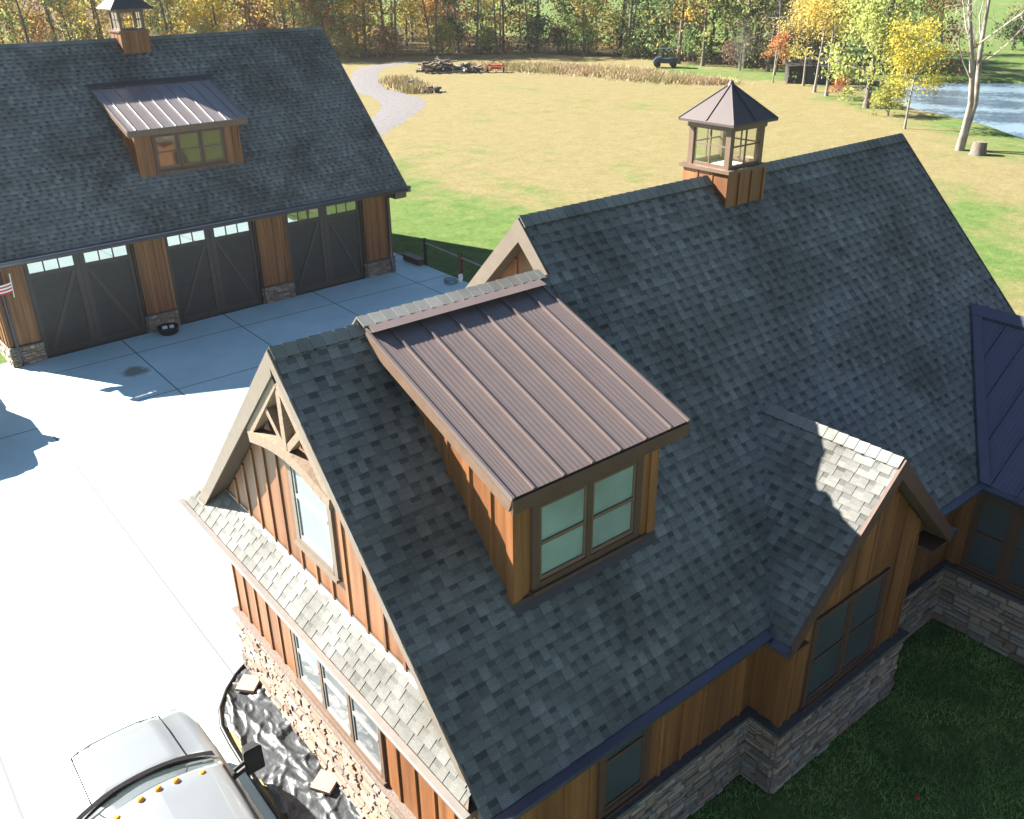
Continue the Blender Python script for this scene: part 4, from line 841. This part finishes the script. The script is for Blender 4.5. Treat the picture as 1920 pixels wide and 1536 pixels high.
mb = MB(); mb.tube([(.0+.22*math.cos(t*.5)*(1+.1*math.sin(t)), .3*math.sin(t*.5), .02+.004*t) for t in range(34)], .013, 5); o = mb.build('garden_hose', 'blue'); o.location = (14.1, 20.55, 0); tag(o, 'dark garden hose coiled on the concrete by the fence', 'hose')

# ================================================================== trees
def tree_mesh(seed, H, r0, cb, spread, nleaf, ls, nbr=14, fork=1, up_=.55, drop=0., lowleaf=0, wob=.04, sub=3, clump=.55):
    r = random.Random(seed); R = np.random.default_rng(seed); tb = MB(); ends = []
    def path(p, d, L, n, curv):
        pts = [Vector(p)]; d = Vector(d).normalized()
        for i in range(n):
            d = (d+Vector((r.gauss(0, curv), r.gauss(0, curv), r.gauss(0, curv)+up_*.06-drop*.12))).normalized(); pts.append(pts[-1]+d*L/n)
        return pts
    trunks = []
    for f in range(fork):
        a = f*2*math.pi/max(fork, 1)+r.random(); lean = .0 if fork == 1 else r.uniform(.10, .22)
        pts = path((0, 0, -.15), (math.cos(a)*lean, math.sin(a)*lean, 1), H*r.uniform(.9, 1), 10, wob); rad = [r0*(1-.9*i/10)*(1.35 if i == 0 else 1) for i in range(11)]
        tb.tube(pts, rad, 7, cap=False); trunks.append((pts, rad))
    for pts, rad in trunks:
        for b in range(nbr):
            f = cb/H+(1-cb/H)*((b+r.random())/nbr)**.9; i = min(9, int(f*10)); p = pts[i].lerp(pts[i+1], f*10-i); a = b*2.4+r.uniform(-.4, .4)
            L = spread*(1.05-.62*f)*r.uniform(.7, 1.15); q = path(p, (math.cos(a), math.sin(a), up_*r.uniform(.5, 1.3)), L, 5, .16); rr = rad[i]*.42
            tb.tube(q, [rr*(1-.17*k) for k in range(6)], 4, cap=False); ends += [q[3], q[4], q[5], q[5]]
            for s_ in range(sub):
                k = r.choice((2, 3, 4)); q2 = path(q[k], (q[k]-q[k-1]).normalized()+Vector((r.gauss(0, .7), r.gauss(0, .7), r.gauss(.15, .5))), L*.5, 3, .2); tb.tube(q2, [rr*.4, rr*.3, rr*.2, rr*.08], 3, cap=False); ends += [q2[2], q2[3], q2[3]]
                if nleaf == 0:
                    for _ in range(3): q3 = path(q2[r.choice((1, 2, 3))], Vector((r.gauss(0, 1), r.gauss(0, 1), r.gauss(.3-drop, .6))), L*.28, 3, .25); tb.tube(q3, [rr*.16, rr*.12, rr*.08, rr*.03], 3, cap=False)
    lm = None
    if nleaf:
        E_ = np.array([tuple(e) for e in ends]); 
        if lowleaf: E_ = np.concatenate([E_, np.stack([R.normal(0, 1.7, lowleaf), R.normal(0, 1.7, lowleaf), R.uniform(.5, cb+1.5, lowleaf)], 1)])
        tone_e = R.uniform(.72, 1.25, len(E_)); k = R.integers(0, len(E_), nleaf); P = E_[k]+R.normal(0, clump, (nleaf, 3))*np.array([1, 1, .75]); P[:, 2] = np.maximum(P[:, 2], .15)
        u = R.normal(0, 1, (nleaf, 3)); u /= np.linalg.norm(u, axis=1)[:, None]; w = np.cross(u, R.normal(0, 1, (nleaf, 3))); w /= np.linalg.norm(w, axis=1)[:, None]; s_ = ls*R.uniform(.55, 1.35, nleaf)[:, None]
        V = np.stack([P-u*s_*.5, P+w*s_*.33+u*s_*.05, P+u*s_*.55, P-w*s_*.33+u*s_*.02], 1).reshape(-1, 3)
        lm = bpy.data.meshes.new('crown'); lm.from_pydata(V.tolist(), [], np.arange(nleaf*4).reshape(-1, 4).tolist()); lm.materials.append(M['leaf'])
        lm.attributes.new('tone', 'FLOAT', 'FACE').data.foreach_set('value', (tone_e[k]*R.uniform(.75, 1.25, nleaf)).astype('f')); lm.update()
    return tb, lm
def plant(name, proto, x, y, rz_, sc, col, label, cat, group=None, bark='bark', z=-.05):
    trunk_me, leaf_me = proto
    root = empty(name, (x, y, z), rz_, label, cat, group); root.scale = (sc, sc, sc)
    if trunk_me: o = bpy.data.objects.new('trunk', trunk_me); COL.objects.link(o); o.parent = root
    if leaf_me: o = bpy.data.objects.new('crown', leaf_me); COL.objects.link(o); o.parent = root; o.color = (*col, 1)
    return root
def proto(bark='bark', **kw):
    tb, lm = tree_mesh(**kw); o = tb.build('trunk', [bark]); me = o.data; bpy.data.objects.remove(o); return me, lm
WP = [proto(seed=s, H=h_, r0=rr, cb=c_, spread=sp_, nleaf=int(nl*1.05), ls=.33, nbr=14, up_=.6, lowleaf=int(ll_*1.6), clump=.62) for s, h_, rr, c_, sp_, nl, ll_ in
      ((1, 15, .20, 4.0, 4.2, 2600, 14), (2, 17, .24, 5.5, 4.5, 2600, 8), (3, 13, .16, 3.0, 3.6, 2400, 22), (4, 16, .22, 4.5, 4.6, 2000, 10), (5, 12, .15, 2.2, 3.4, 2600, 26))]
BP = [proto(seed=s, H=15, r0=.19, cb=5, spread=4, nleaf=0, ls=.3, nbr=11, up_=.9) for s in (31, 32)]
SP = [proto(seed=s, H=3.0, r0=.05, cb=.3, spread=1.9, nleaf=1500, ls=.24, nbr=9, fork=3, up_=.9, clump=.42) for s in (41, 42, 43)]
YEL, GOLD, ORA, OLI, GRN, DKG, BRN, PAL = (.62, .46, .10), (.52, .34, .09), (.48, .22, .08), (.33, .33, .12), (.22, .28, .10), (.11, .155, .075), (.34, .23, .14), (.42, .41, .20)
WL = {'yellow': 'tall slender tree with yellow autumn leaves in the wood behind the field', 'orange': 'tall tree with orange brown autumn leaves in the wood behind the field', 'green': 'tall tree still in green leaf in the wood behind the field', 'bare': 'bare grey tree standing among the leafy trees of the wood'}
r = random.Random(5); acc = 0; cnt = 0
segs = list(zip(EDGE[1:-1], EDGE[2:]))
for row, (off, step) in enumerate(((1.2, 4.1), (4.5, 4.6), (9, 5.2), (15, 6.0), (23, 7.5), (34, 9.5))):
    for (x0, y0), (x1, y1) in segs:
        L = math.hypot(x1-x0, y1-y0); t = Vector((x1-x0, y1-y0))/L; nn = Vector((-t.y, t.x))
        if nn.y < 0 and nn.x < 0: nn = -nn
        if nn.dot(Vector((.6, .8))) < 0: nn = -nn
        s_ = acc
        while s_ < L:
            x = x0+t.x*s_+nn.x*(off+r.uniform(-1.3, 1.3)); y = y0+t.y*s_+nn.y*(off+r.uniform(-1.3, 1.3)); s_ += step*r.uniform(.75, 1.3)
            ang = math.degrees(math.atan2(y+4.7, x+3.4)); dd = seg_dist(np.array([[x]]), np.array([[y]]), POND, True)[0, 0]
            if ang < 32 or ang > 84 or dd < 4: continue
            f = (84-ang)/57                                        # 0 left ... 1 right of the picture
            k = r.random()
            if k < .13+.1*(f > .5): ki = 'bare'
            elif f < .45: ki = 'yellow' if k < .66 else ('orange' if k < .84 else 'green')
            elif f < .62: ki = 'yellow' if k < .42 else ('orange' if k < .58 else 'green')
            else: ki = 'green' if k < .75 else ('orange' if k < .88 else 'yellow')
            j = lambda c: tuple(q*r.uniform(.8, 1.2) for q in c)
            pr_ = r.choice(BP) if ki == 'bare' else r.choice(WP); cnt += 1
            col = j({'yellow': r.choice((YEL, YEL, GOLD, OLI)), 'orange': r.choice((ORA, BRN, GOLD)), 'green': r.choice((GRN, OLI, DKG, DKG) if f > .45 else (GRN, OLI)), 'bare': BRN}[ki])
            plant('woodland_tree', pr_, x, y, r.uniform(0, 6.28), r.uniform(.82, 1.18), col, WL[ki], 'tree', 'trees of the wood behind the field')
        acc = max(0, s_-L)
for (x0, y0), (x1, y1) in segs:
    L = math.hypot(x1-x0, y1-y0); k = int(L/4.2)
    for i in range(k):
        f = (i+r.random())/k; x = x0+(x1-x0)*f+r.uniform(-1.0, 2.5); y = y0+(y1-y0)*f+r.uniform(-.3, 3)
        ang = math.degrees(math.atan2(y+4.7, x+3.4))
        if ang < 38 or ang > 80 or cnt > 285: continue
        cnt += 1; plant('woodland_bush', r.choice(SP), x, y, r.uniform(0, 6.3), r.uniform(.6, 1.25), tuple(q*r.uniform(.8, 1.2) for q in r.choice((OLI, BRN, GRN, DKG, PAL) if ang < 60 else (OLI, PAL, GOLD, BRN))), 'low tangled bush at the edge of the wood behind the field', 'bush', 'bushes along the wood edge')
for (x0, y0), (x1, y1) in segs:
    L = math.hypot(x1-x0, y1-y0); t = Vector((x1-x0, y1-y0))/L; nn = Vector((-t.y, t.x)); nn = nn if nn.dot(Vector((.6, .8))) > 0 else -nn
    for i in range(int(L/4.6)):
        s_ = r.uniform(0, L); o_ = r.choice((9, 15, 22, 30, 40))+r.uniform(-2, 2); x, y = x0+t.x*s_+nn.x*o_, y0+t.y*s_+nn.y*o_; ang = math.degrees(math.atan2(y+4.7, x+3.4))
        if ang < 32.5 or ang > 83 or seg_dist(np.array([[x]]), np.array([[y]]), POND, True)[0, 0] < 4: continue
        plant('understory_bush', r.choice(SP), x, y, r.uniform(0, 6.3), r.uniform(1.1, 1.9), tuple(q*r.uniform(.7, 1.1) for q in r.choice((OLI, BRN, GRN, DKG, GOLD) if ang < 58 else (OLI, PAL, GOLD, BRN, YEL))), 'leafy understory bush among the trunks inside the wood', 'bush', 'understory bushes inside the wood')
print('woods', cnt)
# trees that stand on their own
plant('sycamore_tree', proto('barkpale', seed=62, H=14.5, r0=.21, cb=3.6, spread=5.0, nleaf=0, ls=.2, nbr=11, fork=2, up_=1.3, wob=.075, sub=5), 51.8, 21.1, 2.6, 1, BRN, 'tall bare pale barked tree with forked trunk beside the pond', 'tree')
plant('small_yellow_tree', proto('barkgrey', seed=71, H=6.4, r0=.085, cb=1.7, spread=2.9, nleaf=3600, ls=.17, nbr=16, up_=.8, clump=.35), 56.4, 27.2, .4, 1, (.46, .40, .08), 'small round yellow leaved tree in front of the pond', 'tree')
plant('green_tree', proto(seed=72, H=13, r0=.26, cb=.8, spread=3.7, nleaf=9000, ls=.26, nbr=34, up_=.5, clump=.42, sub=4), 63.2, 34.2, 1.2, 1, (.38, .42, .14), 'broad light green tree reaching the ground at the pond corner', 'tree')
plant('shrub', SP[0], 60.8, 31.0, 2.0, .75, (.36, .36, .09), 'small yellow green shrub under the broad green tree', 'shrub')
ya_ = proto('barkgrey', seed=73, H=9.6, r0=.13, cb=3.3, spread=3.7, nleaf=6000, ls=.19, nbr=18, up_=.7, clump=.42)
plant('yellow_maple', ya_, 68.3, 42.3, .5, 1, (.56, .45, .13), 'bright yellow tree with straight grey trunk left of the broad green tree', 'tree')
plant('yellow_maple', proto('barkgrey', seed=74, H=10.5, r0=.14, cb=3.4, spread=2.7, nleaf=2200, ls=.23, nbr=16, up_=.7, clump=.4), 66.9, 40.2, 2.5, 1, (.44, .39, .12), 'thinner yellow tree close behind the broad green tree', 'tree')
plant('yellow_maple', ya_, 71.4, 45.6, 3.6, .9, (.44, .36, .14), 'dull yellow tree further back beside the dark shed', 'tree')
plant('rusty_tree', proto('barkgrey', seed=75, H=4.6, r0=.075, cb=2.4, spread=1.9, nleaf=800, ls=.2, nbr=9, up_=.25, clump=.28), 71.2, 48.8, 0, .95, (.44, .20, .09), 'small rust coloured tree with flat crown at the field edge', 'tree')
plant('weeping_tree', proto('barkgrey', seed=76, H=10, r0=.12, cb=3.4, spread=3.6, nleaf=0, ls=.2, nbr=26, up_=.2, drop=1.3, sub=4), 76.5, 52.5, 0, 1, BRN, 'pale grey leafless tree with drooping twigs behind the rusty tree', 'tree')
plant('grey_bush', proto('barkgrey', seed=77, H=5, r0=.06, cb=.5, spread=2.6, nleaf=0, ls=.2, nbr=20, fork=4, up_=.9, sub=4), 77.5, 57.6, 0, 1, BRN, 'hazy grey leafless bush at the corner of the wood', 'bush')
plant('red_shrub', proto(seed=78, H=2.1, r0=.04, cb=.4, spread=1.1, nleaf=500, ls=.18, nbr=9, fork=2, up_=.7, clump=.25), 65.6, 38.2, 0, .85, (.36, .12, .07), 'small red leaved shrub beside the shed', 'shrub')
for x, y, s_, c_, l_ in ((88, 41.5, .8, (.30, .13, .07), 'reddish brown tree on the far bank of the pond'), (80, 45, .9, (.10, .14, .07), 'dark green tree behind the left end of the pond'), (73.5, 40.2, .95, (.09, .13, .06), 'dark tree filling the gap behind the broad green tree')):
    plant('bank_tree', WP[2], x, y, x, s_, c_, l_, 'tree')
for i in range(16):
    x = 118+i*7+r.uniform(-3, 3); y = 52+i*.8-.1*(x-118)+r.uniform(-4, 4)
    if i < 12: plant('hedge_bush', SP[i % 3], x, y, i, r.uniform(.7, 1.5), tuple(q*.8 for q in (OLI if i % 2 else DKG)), 'dark bush in the hedge line across the far pasture', 'bush', 'hedge bushes in the far pasture')
# ================================================================== things in the field
def heap(name, c, size, n, mats, label, cat, rmin=.04, rmax=.12, lmin=.8, lmax=2.2, seed=1, flat=1.):
    r = random.Random(seed); mb = MB()
    for i in range(n):
        x = r.gauss(0, size[0]*.4); y = r.gauss(0, size[1]*.4); h_ = size[2]*max(0, 1-(x/size[0])**2-(y/size[1])**2)*r.random(); a = r.uniform(0, 6.28); L = r.uniform(lmin, lmax); d = Vector((math.cos(a), math.sin(a), r.uniform(-.25, .45)*flat)).normalized(); p = Vector((x, y, h_+.08)); rr = r.uniform(rmin, rmax)
        mb.tube([p-d*L/2, p, p+d*L/2], [rr, rr*.95, rr*.7], 6, r.randrange(len(mats)), r.uniform(.6, 1.3))
    o = mb.build(name, mats); o.location = (*c, -.05); o.rotation_euler = (0, 0, -.75); return tag(o, label, cat)
heap('brush_pile', (53.8, 78.6), (1.9, 1.1, 1.2), 70, ['char', 'log'], 'dark pile of brush and logs at the left end of the heaps', 'brush pile', .05, .16, 1, 2.8, 1)
heap('log_pile', (56.0, 76.6), (2.3, 1.0, .7), 90, ['log', 'barkpale', 'char'], 'grey pile of cut logs between the brush and red implement', 'log pile', .05, .13, .7, 1.8, 2)
imp = empty('farm_implement', (58.3, 74.3, 0), -.75, 'red farm implement standing at the right end of the heaps', 'farm implement')
mb = MB(); mb.box((-1.0, -.06, .55), (1.0, .06, .67)); mb.box((-.9, -.5, .5), (-.8, .5, .6)); mb.box((.8, -.5, .5), (.9, .5, .6)); mb.beam((-.9, .0, .6), (.2, .0, 1.25), .08, .08); mb.beam((.9, 0, .6), (.2, 0, 1.25), .08, .08); mb.box((-.5, -.4, .3), (.6, .3, .52)); mb.build('frame', 'red', imp)
for sx in (-.85, .85): mb = MB(); mb.tube([(sx-.06, -.5, .3), (sx+.06, -.5, .3)], .3, 14); mb.build('wheel', 'rubber', imp)
heap('log', (45.9, 71.4), (.9, .4, .4), 9, ['char'], 'dark log stack at the field edge beside the gravel track', 'logs', .12, .22, 1, 1.7, 3, .4)
heap('log', (44.2, 65.2), (.9, .4, .35), 9, ['char', 'log'], 'smaller dark log stack nearest the bend of the gravel track', 'logs', .12, .2, 1, 1.8, 4, .4)
heap('stone_heap', (44.6, 69.6), (1.3, .8, .5), 60, ['barkpale', 'gravel'], 'heap of pale rubble between the track and the log stacks', 'rubble', .08, .18, .2, .5, 5)
utv = empty('utility_vehicle', (74.2, 65.0, 0), 2.4, 'dark blue utility vehicle parked against the wood edge', 'utility vehicle')
mb = MB(); mb.prism([(-1.3, -.65, .45), (1.3, -.65, .45), (1.3, .65, .45), (-1.3, .65, .45)], [(-1.25, -.62, .95), (1.15, -.6, .85), (1.15, .6, .85), (-1.25, .62, .95)]); mb.prism([(.4, -.6, .86), (1.1, -.55, .83), (1.1, .55, .83), (.4, .6, .86)], [(.45, -.55, 1.1), (1.0, -.5, .98), (1.0, .5, .98), (.45, .55, 1.1)]); b_ = mb.build('body', 'blue', utv)
mb = MB()
for sx, sy in ((-.5, -.6), (-.5, .6), (.5, -.6), (.5, .6)): mb.tube([(sx*1.05, sy, .9), (sx*.8, sy*.95, 1.85)], .035, 6)
mb.box((-.6, -.68, 1.84), (.55, .68, 1.9)); mb.build('roll_cage', 'blue', b_)
for sx in (-.85, .85):
    for sy in (-.68, .68): mb = MB(); mb.tube([(sx, sy-.12, .33), (sx, sy+.12, .33)], .33, 14); mb.build('wheel', 'rubber', utv)
mb = MB(); mb.tube([(0, 0, -.1), (0, 0, .15), (.02, 0, .55), (.03, 0, .72)], [.55, .45, .40, .38], 12); mb.lathe([(.36, .70), (.1, .74)], (.03, 0, 0), 12, 1); o = mb.build('tree_stump', ['bark', 'log']); o.location = (51.2, 19.7, -.05); tag(o, 'cut tree stump at the foot of the bare forked tree', 'stump')
sd_ = empty('shed', (74.6, 46.6, 0), -.85, 'low dark shed half hidden behind the yellow trees', 'shed')
mb = MB(); mb.box((-2.6, -1.6, -.1), (2.6, 1.6, 1.5)); mb.build('wall', 'char', sd_); mb = MB(); mb.prism([(-2.9, -1.9, 1.5), (2.9, -1.9, 1.5), (2.9, 1.9, 1.5), (-2.9, 1.9, 1.5)], [(-2.9, -.02, 2.1), (2.9, -.02, 2.1), (2.9, .02, 2.1), (-2.9, .02, 2.1)]); mb.build('roof', 'char', sd_); mb = MB(); mb.box((-.9, -1.66, 0), (.9, -1.605, 1.4)); mb.build('door', 'blue', sd_)
# blades: rough weeds along the wood edge, lawn in front of the house
def blades(name, P, hmin, hmax, wid, lean, mat, seed):
    R = np.random.default_rng(seed); n = len(P); h_ = R.uniform(hmin, hmax, n); a = R.uniform(0, 6.28, n); w = np.stack([np.cos(a), np.sin(a), 0*a], 1)*(wid*R.uniform(.6, 1.4, n))[:, None]
    tip = P+np.stack([R.normal(0, lean, n)*h_, R.normal(0, lean, n)*h_, h_], 1); V = np.stack([P-w, P+w, tip], 1).reshape(-1, 3)
    me = bpy.data.meshes.new(name); me.from_pydata(V.tolist(), [], np.arange(3*n).reshape(-1, 3).tolist()); me.materials.append(M[mat]); me.attributes.new('tone', 'FLOAT', 'FACE').data.foreach_set('value', R.uniform(.6, 1.4, n).astype('f')); me.update()
    o = bpy.data.objects.new(name, me); COL.objects.link(o); return tag(o, kind='stuff')
R = np.random.default_rng(3); n = 30000
pts = np.array([(60, 80), (64, 74), (66.5, 66), (66, 58), (67.5, 52)]); tt = R.uniform(0, 3.999, n); i0 = tt.astype(int); q = pts[i0]+(pts[i0+1]-pts[i0])*(tt-i0)[:, None]; wd_ = np.array([2.2, 3.2, 3.6, 2.6, 1.2]); ww = wd_[i0]+(wd_[i0+1]-wd_[i0])*(tt-i0)
cl = R.normal(0, 1, (400, 2)); q += R.normal(0, .5, (n, 2))*ww[:, None]+cl[R.integers(0, 400, n)]*.5
blades('dry_weeds', np.column_stack([q, np.full(n, -.06)]), .15, .6, .035, .6, 'drygrass', 4)
n = 3500; tt = R.uniform(0, 1, n); q = np.array([(43.2, 66)])+np.array([(3.2, 9.0)])*tt[:, None]+R.normal(0, .7, (n, 2)); blades('dry_weeds', np.column_stack([q, np.full(n, -.06)]), .2, .8, .05, .3, 'drygrass', 5)
n = 190000; q = np.column_stack([R.uniform(2.0, 15, n), R.uniform(-6, .3, n)]); keep = (q[:, 0] < 9.9)&(q[:, 1]+.06*q[:, 0]*0 < np.where((q[:, 0] > 4.65)&(q[:, 0] < 7.75), -.17, .3)); q = q[keep]
nz = np.array([mn.noise(Vector((a*1.3, b*1.3, 0))) for a, b in q]); q = q[R.random(len(q)) < .72+.9*nz]
blades('lawn_grass', np.column_stack([q, np.full(len(q), -.05)]), .03, .085, .007, .5, 'blade', 6)
fr = MB(); fr.lathe([(.0, -.03), (.03, -.01), (.035, .01), (.02, .035), (.0, .03)], (0, 0, 0), 10); o = fr.build('red_leaf', 'red'); o.location = (6.15, -1.48, .02); tag(o, 'small red fallen leaf lying on the shaded lawn', 'fallen leaf')  # fallen red leaf modelled as a small round body

# ================================================================== thin autumn haze
mb = MB(); mb.box((-1750, -1750, -3), (1750, 1750, 24)); hz = mb.build('haze', 'black'); tag(hz, kind='stuff')
m = bpy.data.materials.new('haze_air'); m.use_nodes = True; N = m.node_tree.nodes; N.remove(N['Principled BSDF']); pv = N.new('ShaderNodeVolumePrincipled')
pv.inputs['Color'].default_value = (.92, .95, 1, 1); pv.inputs['Density'].default_value = .00016; pv.inputs['Anisotropy'].default_value = .2; m.node_tree.links.new(pv.outputs[0], N['Material Output'].inputs['Volume']); hz.data.materials.clear(); hz.data.materials.append(m)
